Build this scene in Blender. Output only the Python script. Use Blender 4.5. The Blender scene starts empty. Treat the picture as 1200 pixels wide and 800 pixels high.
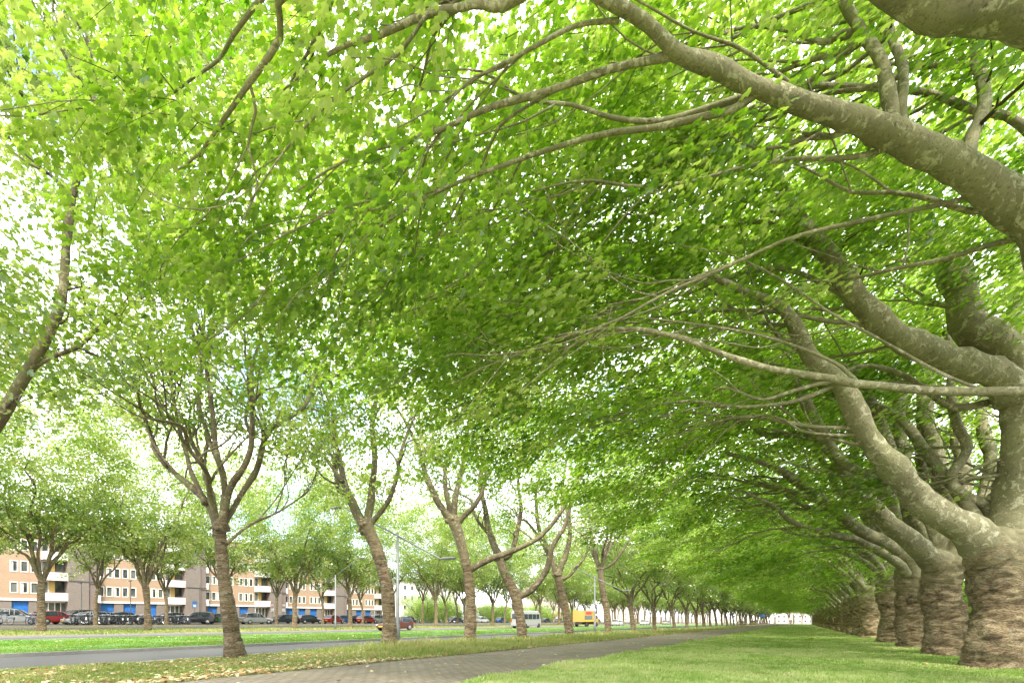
import bpy, math, random
import numpy as np
random.seed(7)
RNG = np.random.default_rng(11)
R = math.radians
C = bpy.context.scene.collection
sc = bpy.context.scene
# ------------------------------------------------------------------ camera frame
F = 567.0                      # focal length in photo pixels (1200 wide)
HX, HY = 600.0, 721.0          # principal column, horizon row
CAMZ = 1.19
YAW = math.atan(340.0 / F)
SY, CY = math.sin(YAW), math.cos(YAW)
SLOPE = 0.0106

def rise(l):
    return np.interp(l, [-60, 33, 50, 62, 70, 400], [0, 0, .10, .30, .45, .45])
def gz(X, Y):                  # level of the roadbed
    return -SLOPE * np.clip(Y, -60, 330) + rise(-np.asarray(X, float))
def W(px, py, D):              # photo pixel at depth D -> world point
    t = (px - HX) / F
    xc, yc = D * t, D
    return np.array([xc * CY - yc * SY, xc * SY + yc * CY, CAMZ + D * (HY - py) / F])
def AL(px, l):                 # avenue distance where a line at lateral offset l crosses a column
    t = (px - HX) / F
    return l * (CY + SY * t) / (SY - CY * t)
def depth(l, a):
    return a * CY + l * SY

# ------------------------------------------------------------------ noise
def vnoise(p, seed=0):
    p = np.asarray(p, float)
    i = np.floor(p).astype(np.int64); f = p - i
    f = f * f * (3 - 2 * f)
    def h(a, b, c):
        n = (a * 374761393 + b * 668265263 + c * 2147483647 + seed * 974711) & 0xffffffff
        n = ((n ^ (n >> 13)) * 1274126177) & 0xffffffff
        return ((n ^ (n >> 16)) & 0xffff) / 32767.5 - 1
    x, y, z = i[..., 0], i[..., 1], i[..., 2]
    r = 0
    for dx in (0, 1):
        for dy in (0, 1):
            for dz in (0, 1):
                w = (f[..., 0] if dx else 1 - f[..., 0]) * (f[..., 1] if dy else 1 - f[..., 1]) * (f[..., 2] if dz else 1 - f[..., 2])
                r = r + w * h(x + dx, y + dy, z + dz)
    return r

# ------------------------------------------------------------------ mesh accumulator
class MB:
    def __init__(s): s.v = []; s.f = []; s.n = 0; s.t = []
    def add(s, v, f, tone=None):
        v = np.asarray(v, np.float32).reshape(-1, 3)
        if isinstance(f, np.ndarray): s.f.append(f.astype(np.int64) + s.n)
        else:
            by = {}
            for q in f: by.setdefault(len(q), []).append(q)
            for q in by.values(): s.f.append(np.array(q, np.int64) + s.n)
        s.v.append(v); s.n += len(v)
        s.t.append(np.zeros(len(v), np.float32) if tone is None else np.asarray(tone, np.float32))
        return s
    def box(s, x0, x1, y0, y1, z0, z1):
        v = [(x, y, z) for z in (z0, z1) for y in (y0, y1) for x in (x0, x1)]
        return s.add(v, [(0, 2, 3, 1), (4, 5, 7, 6), (0, 1, 5, 4), (2, 6, 7, 3), (0, 4, 6, 2), (1, 3, 7, 5)])
    def mesh(s, name, smooth=False, tone=False):
        me = bpy.data.meshes.new(name)
        v = np.concatenate(s.v); me.vertices.add(len(v)); me.vertices.foreach_set('co', v.ravel())
        loops = np.concatenate([f.ravel() for f in s.f]).astype(np.int32)
        sizes = np.concatenate([np.full(len(f), f.shape[1]) for f in s.f])
        starts = np.concatenate([[0], np.cumsum(sizes)[:-1]]).astype(np.int32)
        me.loops.add(len(loops)); me.loops.foreach_set('vertex_index', loops)
        me.polygons.add(len(sizes)); me.polygons.foreach_set('loop_start', starts)
        me.polygons.foreach_set('use_smooth', np.full(len(sizes), smooth))
        if tone:
            a = me.attributes.new('tone', 'FLOAT', 'POINT'); a.data.foreach_set('value', np.concatenate(s.t))
        me.update(calc_edges=True)
        return me
def obj(name, data, mat=None, parent=None, loc=None, **kw):
    if isinstance(data, MB): data = data.mesh(name)
    o = bpy.data.objects.new(name, data); C.objects.link(o)
    if mat is not None and data is not None and not len(data.materials): data.materials.append(mat)
    if parent: o.parent = parent
    if loc is not None: o.location = loc
    for k, v in kw.items(): o[k] = v
    return o
def thing(name, loc, label, cat, group=None, rz=0):
    o = obj(name, None, loc=loc); o.rotation_euler.z = rz; o['label'] = label; o['category'] = cat
    if group: o['group'] = group
    return o
def copy_tree(o, parent=None):
    c = o.copy(); C.objects.link(c); c.parent = parent
    for ch in list(o.children): copy_tree(ch, c)
    return c
ORD = ['zeroth', 'first', 'second', 'third', 'fourth', 'fifth', 'sixth', 'seventh', 'eighth', 'ninth', 'tenth', 'eleventh', 'twelfth', 'thirteenth',
       'fourteenth', 'fifteenth', 'sixteenth', 'seventeenth', 'eighteenth', 'nineteenth', 'twentieth']
def ordinal(n):
    if n <= 20: return ORD[n]
    tens = ['', '', 'twenty', 'thirty', 'forty', 'fifty'][n // 10]
    return tens + '-' + ORD[n % 10] if n % 10 else tens[:-1] + 'ieth'

# ------------------------------------------------------------------ tubes
def resample(p, r, step):
    p = np.asarray(p, float); r = np.asarray(r, float)
    if len(p) > 2:                                   # catmull-rom
        q = np.vstack([2 * p[0] - p[1], p, 2 * p[-1] - p[-2]]); out = []; ro = []
        for i in range(len(p) - 1):
            n = max(2, int(np.linalg.norm(p[i + 1] - p[i]) / step))
            t = np.linspace(0, 1, n, endpoint=False)[:, None]
            a, b, c, d = q[i], q[i + 1], q[i + 2], q[i + 3]
            out.append(.5 * ((2 * b) + (c - a) * t + (2 * a - 5 * b + 4 * c - d) * t ** 2 + (3 * b - a - 3 * c + d) * t ** 3))
            ro.append(r[i] + (r[i + 1] - r[i]) * t[:, 0])
        return np.vstack(out + [p[-1:]]), np.concatenate(ro + [r[-1:]])
    n = max(2, int(np.linalg.norm(p[1] - p[0]) / step)); t = np.linspace(0, 1, n + 1)
    return p[0] + (p[1] - p[0]) * t[:, None], r[0] + (r[1] - r[0]) * t
def tube(mb, p, r, k=8, disp=None):
    p = np.asarray(p, float); r = np.asarray(r, float); n = len(p)
    T = np.gradient(p, axis=0); T /= np.linalg.norm(T, axis=1)[:, None] + 1e-9
    up = np.array([1., 0, 0]) if abs(T[0][2]) > .8 else np.array([0, 0, 1.])
    U = np.zeros_like(p); u = up - T[0] * up.dot(T[0]); U[0] = u / np.linalg.norm(u)
    for i in range(1, n):
        u = U[i - 1] - T[i] * U[i - 1].dot(T[i]); U[i] = u / (np.linalg.norm(u) + 1e-9)
    V = np.cross(T, U)
    a = np.linspace(0, 2 * math.pi, k, endpoint=False)
    dirs = U[:, None] * np.cos(a)[None, :, None] + V[:, None] * np.sin(a)[None, :, None]
    base = p[:, None] + dirs * r[:, None, None]
    if disp is not None: base = p[:, None] + dirs * (r[:, None] * disp(base, dirs))[..., None]
    v = base.reshape(-1, 3)
    i = np.arange(n - 1)[:, None] * k; j = np.arange(k)[None]; j2 = (j + 1) % k
    f = np.stack([i + j, i + j2, i + k + j2, i + k + j], -1).reshape(-1, 4)
    mb.add(v, f)
    o = mb.n; ln = np.linalg.norm(p[-1] - p[0]) * .2; mb.v.append(np.vstack([p[-1:] + T[-1] * min(r[-1] * .5, ln), p[:1] - T[0] * min(r[0] * .3, ln)]).astype(np.float32)); mb.t.append(np.zeros(2, np.float32)); mb.n += 2
    e = o - k; b0 = o - len(v)
    mb.f.append(np.array([(e + x, e + (x + 1) % k, o) for x in range(k)] + [(b0 + (x + 1) % k, b0 + x, o + 1) for x in range(k)], np.int64))

# ------------------------------------------------------------------ materials
class NT:
    def __init__(s, name):
        s.m = bpy.data.materials.new(name); s.m.use_nodes = True; s.nt = s.m.node_tree; s.nt.nodes.clear()
        s.out = s.nt.nodes.new('ShaderNodeOutputMaterial')
    def n(s, t, _in=None, **kw):
        d = s.nt.nodes.new('ShaderNode' + t)
        for k, v in kw.items(): setattr(d, k, v)
        for k, v in (_in or {}).items():
            if isinstance(v, bpy.types.NodeSocket): s.nt.links.new(v, d.inputs[k])
            else: d.inputs[k].default_value = v
        return d
    def ramp(s, fac, stops, interp='LINEAR'):
        d = s.n('ValToRGB'); d.color_ramp.interpolation = interp
        e = d.color_ramp.elements
        while len(e) < len(stops): e.new(.5)
        for el, (p, c) in zip(e, stops): el.position = p; el.color = (*c, 1) if len(c) == 3 else c
        s.nt.links.new(fac, d.inputs['Fac']); return d.outputs['Color']
    def mix(s, f, a, b, mode='MIX'):
        d = s.n('MixRGB', blend_type=mode)
        for k, v in (('Fac', f), ('Color1', a), ('Color2', b)):
            if isinstance(v, bpy.types.NodeSocket): s.nt.links.new(v, d.inputs[k])
            else: d.inputs[k].default_value = v if k == 'Fac' else ((*v, 1) if len(v) == 3 else v)
        return d.outputs['Color']
    def coords(s, scale=(1, 1, 1), rot=(0, 0, 0), kind='Object'):
        tc = s.n('TexCoord'); mp = s.n('Mapping', {'Vector': tc.outputs[kind], 'Scale': scale, 'Rotation': rot}); return mp.outputs['Vector']
    def noise(s, vec, scale, detail=4, rough=.55, dist=0):
        return s.n('TexNoise', {'Vector': vec, 'Scale': scale, 'Detail': detail, 'Roughness': rough, 'Distortion': dist}).outputs['Fac']
    def bump(s, h, strength, dist=.02):
        return s.n('Bump', {'Height': h, 'Strength': strength, 'Distance': dist}).outputs['Normal']
    def done(s, shader): s.nt.links.new(shader, s.out.inputs['Surface']); return s.m
    def princ(s, col, rough=.8, normal=None, **kw):
        i = {'Roughness': rough}; i.update(kw)
        i['Base Color'] = (*col, 1) if isinstance(col, tuple) and len(col) == 3 else col
        if normal is not None: i['Normal'] = normal
        return s.done(s.n('BsdfPrincipled', i).outputs[0])
def plain(name, col, rough=.6, metal=0, var=.12, scale=3, **kw):
    t = NT(name); v = t.noise(t.coords(), scale, 5)
    c = t.ramp(v, [(.3, tuple(x * (1 - var) for x in col)), (.7, tuple(min(1, x * (1 + var)) for x in col))])
    return t.princ(c, rough, Metallic=metal, **kw)

def leaf_mat(name, stops, tstops, tfac=.5):
    t = NT(name)
    at = t.n('Attribute', attribute_name='tone').outputs['Fac']
    big = t.noise(t.coords(), .55, 2)
    oi = t.n('ObjectInfo').outputs['Random']
    f = t.n('Math', {0: at, 1: .62}, operation='MULTIPLY').outputs[0]
    f2 = t.n('Math', {0: big, 1: .34, 2: f}, operation='MULTIPLY_ADD').outputs[0]
    f3 = t.n('Math', {0: oi, 1: .08, 2: f2}, operation='MULTIPLY_ADD').outputs[0]
    c = t.ramp(f3, stops); ct = t.ramp(f3, tstops)
    d = t.n('BsdfDiffuse', {'Color': c}).outputs[0]
    tr = t.n('BsdfTranslucent', {'Color': ct}).outputs[0]
    g = t.n('BsdfGlossy', {'Color': (.8, .85, .8, 1), 'Roughness': .36}).outputs[0]
    m = t.n('MixShader', {0: tfac, 1: d, 2: tr}).outputs[0]
    m2 = t.n('MixShader', {0: .075, 1: m, 2: g}).outputs[0]
    return t.done(m2)
LEAF_R = leaf_mat('leaf_green', [(.1, (.045, .10, .008)), (.5, (.14, .225, .022)), (.9, (.33, .40, .09))],
                  [(.1, (.13, .32, .006)), (.5, (.37, .60, .028)), (.9, (.74, .82, .22))], .6)
LEAF_L = leaf_mat('leaf_yellow_green', [(.1, (.045, .095, .010)), (.5, (.135, .20, .026)), (.9, (.28, .32, .085))],
                  [(.1, (.12, .26, .008)), (.5, (.33, .50, .035)), (.9, (.64, .68, .20))], .53)

def bark_trunk(name, dark, mid, light, zs=7, moss=.5, top=3.1, sm=((.19, .17, .095), (.30, .27, .155))):
    t = NT(name); v = t.coords((1, 1, zs)); vo = t.coords()
    n1 = t.noise(v, 1.9, 9, .7, 1.1); n2 = t.noise(vo, 3.0, 5, .6); n3 = t.noise(t.coords((1, 1, 2.4)), 17, 6, .7)
    c = t.ramp(n1, [(.36, dark), (.47, mid), (.62, light)])
    c = t.mix(t.ramp(n2, [(.5, (0, 0, 0)), (.72, (moss, moss, moss))]), c, (.13, .125, .05))
    vn = t.n('TexVoronoi', {'Vector': t.coords((1, 1, 2.2)), 'Scale': 7.0, 'Randomness': 1.0})
    c = t.mix(t.ramp(vn.outputs['Color'], [(.80, (0, 0, 0)), (.84, (.55, .55, .55))]), c, (.36, .32, .22))
    c = t.mix(t.ramp(n3, [(.36, (.85, .85, .85)), (.52, (0, 0, 0))]), c, tuple(q * .6 for q in dark))
    h = t.n('Math', {0: n1, 1: n3}, operation='ADD').outputs[0]
    z = t.n('SeparateXYZ', {0: vo}).outputs[2]
    zz = t.n('Math', {0: n2, 1: 1.3, 2: z}, operation='MULTIPLY_ADD').outputs[0]
    k = t.n('MapRange', {0: zz, 1: top - .1, 2: top + 1.5}).outputs[0]
    n5 = t.noise(vo, 9, 6, .7, .4)
    sc_ = t.ramp(t.noise(vo, 1.6, 5), [(.35, sm[0]), (.65, sm[1])])
    sc_ = t.mix(t.ramp(n5, [(.56, (0, 0, 0)), (.61, (.8, .8, .8))]), sc_, (.42, .385, .27))
    c = t.mix(k, c, sc_)
    st = t.n('MapRange', {0: k, 3: 1.0, 4: .35}).outputs[0]
    return t.princ(c, .95, t.bump(h, st, .09))
BARK_R = bark_trunk('bark_ringed_flaky', (.045, .028, .012), (.215, .150, .078), (.47, .37, .22), 3.2, .3, 2.75)
BARK_L = bark_trunk('bark_ringed_brown', (.040, .027, .014), (.145, .102, .052), (.29, .225, .125), 5, .6, 4.2, ((.12, .10, .055), (.20, .165, .09)))
def bark_limb(name, a, b, patch, amt):
    t = NT(name); vo = t.coords()
    n1 = t.noise(vo, 1.6, 5, .6); n2 = t.noise(vo, 5.5, 7, .72, .7); n3 = t.noise(vo, 24, 6, .7)
    c = t.ramp(n1, [(.35, a), (.65, b)])
    vk = t.n('TexVoronoi', {'Vector': vo, 'Scale': 4.2}); c = t.mix(t.ramp(vk.outputs['Distance'], [(.06, (.75, .75, .75)), (.13, (0, 0, 0))]), c, (.06, .045, .025))
    c = t.mix(t.ramp(t.noise(vo, 1.1, 4), [(.5, (0, 0, 0)), (.7, (.55, .55, .55))]), c, (.17, .19, .06))
    c = t.mix(t.ramp(n2, [(.57 - amt * .1, (0, 0, 0)), (.62 - amt * .1, (.85, .85, .85))]), c, patch)
    c = t.mix(t.ramp(n3, [(.34, (.7, .7, .7)), (.47, (0, 0, 0))]), c, (.07, .055, .03))
    h = t.n('Math', {0: n2, 1: n3}, operation='ADD').outputs[0]
    return t.princ(c, .85, t.bump(h, .8, .035))
LIMB_R = bark_limb('bark_smooth_olive', (.19, .17, .095), (.30, .27, .155), (.50, .46, .32), .35)
LIMB_L = bark_limb('bark_smooth_brown', (.075, .058, .032), (.155, .125, .068), (.33, .285, .185), .22)
TWIG = plain('twig_bark', (.065, .048, .026), .9)

def grass_mat(name, a, b, c3, blade=False):
    t = NT(name); v = t.coords()
    n1 = t.noise(v, .35, 4, .6); n2 = t.noise(v, 2.8, 5, .6); n3 = t.noise(v, 60, 2)
    f = t.n('Math', {0: n1, 1: n2}, operation='ADD').outputs[0]
    f = t.n('Math', {0: f, 1: .5}, operation='MULTIPLY').outputs[0]
    if blade:
        at = t.n('Attribute', attribute_name='tone').outputs['Fac']
        f = t.n('Math', {0: at, 1: .25, 2: t.n('Math', {0: f, 1: .12}, operation='SUBTRACT').outputs[0]}, operation='MULTIPLY_ADD').outputs[0]
    c = t.ramp(f, [(.36, a), (.5, b), (.64, c3)])
    if not blade:
        c = t.mix(t.ramp(n3, [(.3, (.4, .4, .4)), (.6, (0, 0, 0))]), c, tuple(x * .4 for x in a))
        return t.princ(c, .9, t.bump(n3, .8, .03))
    d = t.n('BsdfDiffuse', {'Color': c}).outputs[0]
    tr = t.n('BsdfTranslucent', {'Color': t.mix(.5, c, (.5, .62, .12))}).outputs[0]
    return t.done(t.n('MixShader', {0: .3, 1: d, 2: tr}).outputs[0])
G_LAWN = grass_mat('lawn_grass', (.15, .225, .055), (.235, .295, .095), (.36, .37, .16))
G_LAWN_B = grass_mat('lawn_blades', (.14, .27, .045), (.31, .42, .115), (.53, .55, .26), True)
G_DRY = grass_mat('dry_verge', (.11, .13, .04), (.19, .17, .07), (.28, .22, .10))
G_DRY_B = grass_mat('verge_blades', (.11, .18, .035), (.22, .26, .08), (.38, .33, .17), True)
G_MED = grass_mat('median_grass', (.05, .145, .012), (.08, .18, .018), (.14, .18, .04))
G_MED_B = grass_mat('median_blades', (.05, .15, .012), (.09, .195, .02), (.17, .21, .05), True)

def asphalt(name, col):
    t = NT(name); v = t.coords(); n1 = t.noise(v, 90, 3); n2 = t.noise(t.coords((1, .12, 1)), .6, 5)
    c = t.ramp(n2, [(.3, tuple(x * .8 for x in col)), (.7, tuple(x * 1.2 for x in col))])
    c = t.mix(t.ramp(n1, [(.35, (.5, .5, .5)), (.65, (0, 0, 0))]), c, tuple(x * .5 for x in col))
    return t.princ(c, .85, t.bump(n1, .4, .01))
ASPH = asphalt('asphalt', (.082, .080, .070)); ASPH2 = asphalt('asphalt_service', (.075, .067, .055))
def paving():
    t = NT('clay_pavers'); v = t.coords((1, 1, 1), (0, 0, R(90)))
    br = t.n('TexBrick', {'Vector': v, 'Scale': 1.0, 'Mortar Size': .014, 'Mortar Smooth': .3, 'Bias': 0, 'Brick Width': .30, 'Row Height': .15,
                          'Color1': (.245, .195, .135, 1), 'Color2': (.31, .26, .19, 1), 'Mortar': (.085, .075, .055, 1)})
    n1 = t.noise(t.coords(), .7, 6, .65); n2 = t.noise(t.coords(), 26, 4)
    c = t.mix(.55, br.outputs['Color'], t.ramp(n1, [(.32, (.42, .40, .34)), (.66, (1, 1, 1))]), 'MULTIPLY')
    c = t.mix(.45, c, t.ramp(n2, [(.3, (.4, .4, .4)), (.7, (1, 1, 1))]), 'MULTIPLY')
    c = t.mix(t.ramp(t.noise(t.coords(), 1.7, 5), [(.58, (0, 0, 0)), (.75, (.5, .5, .5))]), c, (.17, .18, .08))
    return t.princ(c, .88, t.bump(br.outputs['Fac'], .8, -.012))
PAVE = paving()
KERB = plain('kerb_concrete', (.22, .21, .19), .9, scale=8)
EARTH = plain('earth', (.13, .12, .09), .95)

# ------------------------------------------------------------------ ground
AV = np.concatenate([np.arange(-60, 60, 4), np.arange(60, 341, 10), [500, 900, 1600, 2500]]).astype(float)
def strip(name, l0, l1, zo, mat, a0=-60, a1=340, skirt=0, nl=1, label=None, wob=0):
    av = AV[(AV > a0) & (AV < a1)]; av = np.concatenate([[a0], av, [a1]])
    ls = np.linspace(l0, l1, nl + 1)
    P = np.array([[(-l, a, float(gz(-l, a)) + zo) for l in ls] for a in av])
    if wob:
        P[:, 0, 0] += wob * vnoise(np.stack([av * .8, av * 0, av * 0 + l0], -1), 3)
        P[:, -1, 0] += wob * vnoise(np.stack([av * .8, av * 0, av * 0 + l1], -1), 4)
    n, m = P.shape[:2]; v = P.reshape(-1, 3)
    f = [(i * m + j, i * m + j + 1, (i + 1) * m + j + 1, (i + 1) * m + j) for i in range(n - 1) for j in range(m - 1)]
    mb = MB().add(v, f)
    if skirt:
        for j in (0, m - 1):
            top = P[:, j]; bot = top - [0, 0, skirt]
            mb.add(np.vstack([top, bot]), [(i, i + 1, n + i + 1, n + i) for i in range(n - 1)])
    o = obj(name, mb, mat); o['kind'] = 'structure'; return o
# base sheet to the horizon
lv = [-2500, -900, -300, -120, -60, -30, 0, 20, 33, 42, 50, 60, 70, 100, 150, 300, 900, 2500]
av = [-900, -300] + list(AV)
mb = MB(); P = np.array([[(-l, a, float(gz(-l, a)) - .02) for l in lv] for a in av]); n, m = P.shape[:2]
mb.add(P.reshape(-1, 3), [(i * m + j, i * m + j + 1, (i + 1) * m + j + 1, (i + 1) * m + j) for i in range(n - 1) for j in range(m - 1)])
obj('ground', mb, EARTH, kind='structure')
strip('lawn', -8.0, 4.95, .10, G_LAWN, skirt=.12, nl=6)
strip('path', 4.95, 9.33, .085, PAVE, skirt=.1, nl=2)
strip('verge', 9.33, 14.20, .10, G_DRY, skirt=.12, nl=3)
strip('kerb', 14.20, 14.36, .105, KERB, skirt=.13)
strip('road', 14.36, 20.3, .0, ASPH, nl=2)
strip('kerb', 20.3, 20.45, .11, KERB, skirt=.13)
strip('median_lawn', 20.45, 32.8, .105, G_MED, skirt=.12, nl=4)
strip('kerb', 32.8, 32.95, .11, KERB, skirt=.13)
strip('road', 32.95, 38.5, .0, ASPH, nl=2)
strip('kerb', 38.5, 38.65, .11, KERB, skirt=.13)
strip('verge', 38.65, 50, .105, G_DRY, skirt=.12, nl=3)
strip('service_road', 50, 62, .0, ASPH2, nl=2)
strip('parking_verge', 62, 62.8, .09, G_DRY, skirt=.1)
strip('parking_strip', 62.8, 74, .02, ASPH2, nl=2, skirt=.04)
strip('pavement', 74, 86, .10, PAVE, nl=2, skirt=.12)
strip('pavement', -8.15, -8.0, .11, KERB, skirt=.13)
strip('side_street', -30, -8.15, .0, ASPH, nl=2)
mb = MB()                                                     # white line of the near carriageway
for i in range(40):
    a = i * 9.0
    q = [(-l, aa, float(gz(-l, aa)) + .005) for l, aa in ((33.5, a), (33.62, a), (33.62, a + 3), (33.5, a + 3))]
    mb.add(q, [(0, 1, 2, 3)])
obj('lane_marking', mb, plain('road_paint', (.7, .7, .68), .7), kind='structure')

# ------------------------------------------------------------------ leaves
L0 = np.array([(.36, 0, .03), (0, 0, 0), (-.02, .24, -.02), (.26, .52, -.07), (.38, .25, -.02), (.76, .36, -.08), (.68, .13, -.02), (1.05, 0, -.09),
               (.68, -.13, -.02), (.76, -.36, -.08), (.38, -.25, -.02), (.26, -.52, -.07), (-.02, -.24, -.02)])
L0F = np.array([(0, i, i % 12 + 1) for i in range(1, 13)])
L1 = np.array([(0, 0, 0), (.22, .46, -.06), (.66, .30, -.06), (1.03, 0, -.05), (.66, -.30, -.06), (.22, -.46, -.06)]); L1F = np.array([(0, 3, 2, 1), (0, 5, 4, 3)])
def leaves(mb, pos, ax, nr, size, tone, shape, faces):
    N, K = len(pos), len(shape)
    if not N: return
    ax = ax / (np.linalg.norm(ax, axis=1)[:, None] + 1e-9)
    sd = np.cross(nr, ax); sd /= np.linalg.norm(sd, axis=1)[:, None] + 1e-9
    nr = np.cross(ax, sd)
    v = pos[:, None] + size[:, None, None] * (ax[:, None] * shape[None, :, 0, None] + sd[:, None] * shape[None, :, 1, None] + nr[:, None] * shape[None, :, 2, None])
    f = (faces[None] + (np.arange(N) * K)[:, None, None]).reshape(-1, faces.shape[1])
    mb.add(v.reshape(-1, 3), f, np.repeat(tone, K))

def limb_disp(seed, amp=.10, fr=3.0):
    def d(p, dirs): return 1 + amp * vnoise(p * fr, seed) + amp * .5 * vnoise(p * fr * 3.1, seed + 1)
    return d
def bole_disp(seed, amp, ridge):
    def d(p, dirs):
        q = p * np.array([1, 1, 1.])
        a = vnoise(q * 1.6, seed) * amp
        q2 = q.copy(); q2[..., :2] *= 1.7; q2[..., 2] = q2[..., 2] * 5.5 + 1.6 * vnoise(q * 1.5, seed + 5)
        rd = vnoise(q2, seed + 2); q3 = q * np.array([6, 6, 17.]); r3 = vnoise(q3, seed + 3)
        return 1 + a + ridge * (1 - np.abs(rd) * 2) * .6 + ridge * .5 * r3
    return d

def build_tree(name, base, trunk, trad, limbs, sprays, label, cat='tree', group=None, leafmat=LEAF_R, bole=BARK_R, limbm=LIMB_R,
               leaf=.13, per=44, ridge=.06, seed=1, camlod=0.0, fan=.75, flat=.10, tilt=.36, droop=.25, parts=True, bk=40, twigs=True, maxlen=3.0, fuse=0, vox=.03, sub=4, subup=.5, sublen=2.3, bias=(0, 0, 0), wob=.26, sweep=0.0, open_d=None):
    """trunk/limbs/sprays in world coordinates; children are meshes relative to the base"""
    rng = np.random.default_rng(seed); base = np.asarray(base, float)
    root = thing(name, tuple(base), label, cat, group)
    p, r = resample(np.asarray(trunk) - base, trad, .07 if bk > 20 else .25)
    mb = MB(); tube(mb, p, r, bk, bole_disp(seed, .07, ridge))
    limbs = [(np.asarray(a_, float), np.asarray(b_, float)) for a_, b_ in limbs]
    if fuse:
        top = p[-1]
        for i, (lp, lr) in enumerate(limbs):
            q, rr = resample(lp - base, lr, .16)
            if np.min(np.linalg.norm(p - q[0], axis=1)) > .75 or rr[0] < .035: continue
            k = max(3, int(fuse / .16)); k = min(k, len(q))
            q, rr = q[:k], rr[:k].copy(); tt = np.linspace(0, 1, k); rr = rr * (1 + .35 * (1 - tt) ** 2) * np.where(tt > .75, 1.03 - .12 * (tt - .75) * 4, 1.03)
            tube(mb, q, rr, 18, limb_disp(seed + i, .10, 3.2))
        for i in range(9):
            d_ = rng.normal(size=3); d_[2] = abs(d_[2]) * .5 - .25; d_ /= np.linalg.norm(d_); c0 = top - [0, 0, .18] + d_ * r[-3] * .85
            tube(mb, np.array([c0 - d_ * .2, c0, c0 + d_ * .12]), np.array([.30, .26, .13]) * r[-3] / .55, 12, limb_disp(seed + 50 + i, .25, 4))
        tmp = bpy.data.objects.new('trunk', mb.mesh('trunk', True)); C.objects.link(tmp)
        md = tmp.modifiers.new('r', 'REMESH'); md.mode = 'VOXEL'; md.voxel_size = vox; md.use_smooth_shade = True
        m2 = tmp.modifiers.new('s', 'SMOOTH'); m2.factor = .5; m2.iterations = 2
        dg = bpy.context.evaluated_depsgraph_get(); me = bpy.data.meshes.new_from_object(tmp.evaluated_get(dg)); bpy.data.objects.remove(tmp)
        me.materials.clear(); me.name = 'trunk'; obj('trunk', me, bole, root)
    else: obj('trunk', mb.mesh('trunk', True), bole, root)
    nodes = []; nrad = []; ntan = []; ends = []
    one = MB()
    for i, (lp, lr) in enumerate(limbs):
        q, rr = resample(np.asarray(lp) - base, lr, .16)
        jit = np.stack([vnoise(q * .9, seed + 31 + k) for k in range(3)], -1) * .07 * np.minimum(1, np.arange(len(q)) / 8)[:, None]
        q = q + jit
        rr = rr * (1 + .22 * np.maximum(0, vnoise(np.stack([q[:, 2] * 2.3, q[:, 0] * 2.3, q[:, 1] * 2.3], -1), seed + i)))
        m = MB() if parts else one
        tube(m, q, rr, 18 if rr[0] > .12 else 8, limb_disp(seed + i, .15 if rr[0] > .08 else .07, 3.6))
        for j in range(sub):
            i0 = int(len(q) * rng.uniform(.28, .9)); T = q[min(i0 + 2, len(q) - 1)] - q[i0 - 1]; T /= np.linalg.norm(T) + 1e-9
            d = T * (1 if wob > .2 else .5) + rng.normal(0, .5 if wob > .2 else .28, 3) + np.array([0, 0, subup]) + np.array(bias); d /= np.linalg.norm(d)
            Ls = sublen * rng.uniform(.6, 1.4); r1 = min(rr[i0] * .6, .045); ns = 7; P_ = [q[i0]]
            for e in range(ns):
                d = d + rng.normal(0, wob, 3) + np.array([0, 0, .05 * subup]); d /= np.linalg.norm(d); P_.append(P_[-1] + d * Ls / ns)
            P_, R_ = resample(P_, np.linspace(r1, .008, ns + 1), .2); tube(m, P_, R_, 7)
            ends.append(P_[-1]); ends.append(P_[int(len(P_) * .7)] + rng.normal(0, .15, 3)); nodes.append(P_[2:]); nrad.append(R_[2:]); ntan.append(np.gradient(P_, axis=0)[2:])
            for e in range(2):
                i1 = int(len(P_) * rng.uniform(.3, .8)); d2 = (P_[-1] - P_[i1]); d2 /= np.linalg.norm(d2) + 1e-9; d2 = d2 + rng.normal(0, .45, 3); d2 /= np.linalg.norm(d2)
                Q_ = [P_[i1]]
                for e2 in range(4): d2 = d2 + rng.normal(0, .15, 3); d2 /= np.linalg.norm(d2); Q_.append(Q_[-1] + d2 * Ls * .13)
                Q_, R2 = resample(Q_, np.linspace(R_[i1] * .65, .006, 5), .2); tube(m, Q_, R2, 5)
                ends.append(Q_[-1]); nodes.append(Q_[1:]); nrad.append(R2[1:]); ntan.append(np.gradient(Q_, axis=0)[1:])
        if parts: obj('limb', m.mesh('limb', True), limbm, root)
        k = max(1, len(q) // 5)
        nodes.append(q[k:]); nrad.append(rr[k:]); ntan.append(np.gradient(q, axis=0)[k:])
    if not parts and one.v: obj('limb', one.mesh('limb', True), limbm, root)
    nodes = np.vstack(nodes); nrad = np.concatenate(nrad); ntan = np.vstack(ntan); ntan /= np.linalg.norm(ntan, axis=1)[:, None] + 1e-9
    S = np.vstack([np.asarray(sprays) - base] + ([np.array(ends)] if ends else []))
    d0 = np.array([np.min(np.sum((nodes - s) ** 2, 1)) for s in S]); S = S[np.argsort(d0)]
    axis = p[-1]
    tw = MB(); cen = []; dr = []
    cap = len(nodes) + len(S) * 6
    NN = np.zeros((cap, 3)); NR = np.zeros(cap); NTn = np.zeros((cap, 3)); c = len(nodes)
    NN[:c] = nodes; NR[:c] = nrad; NTn[:c] = ntan
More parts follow.
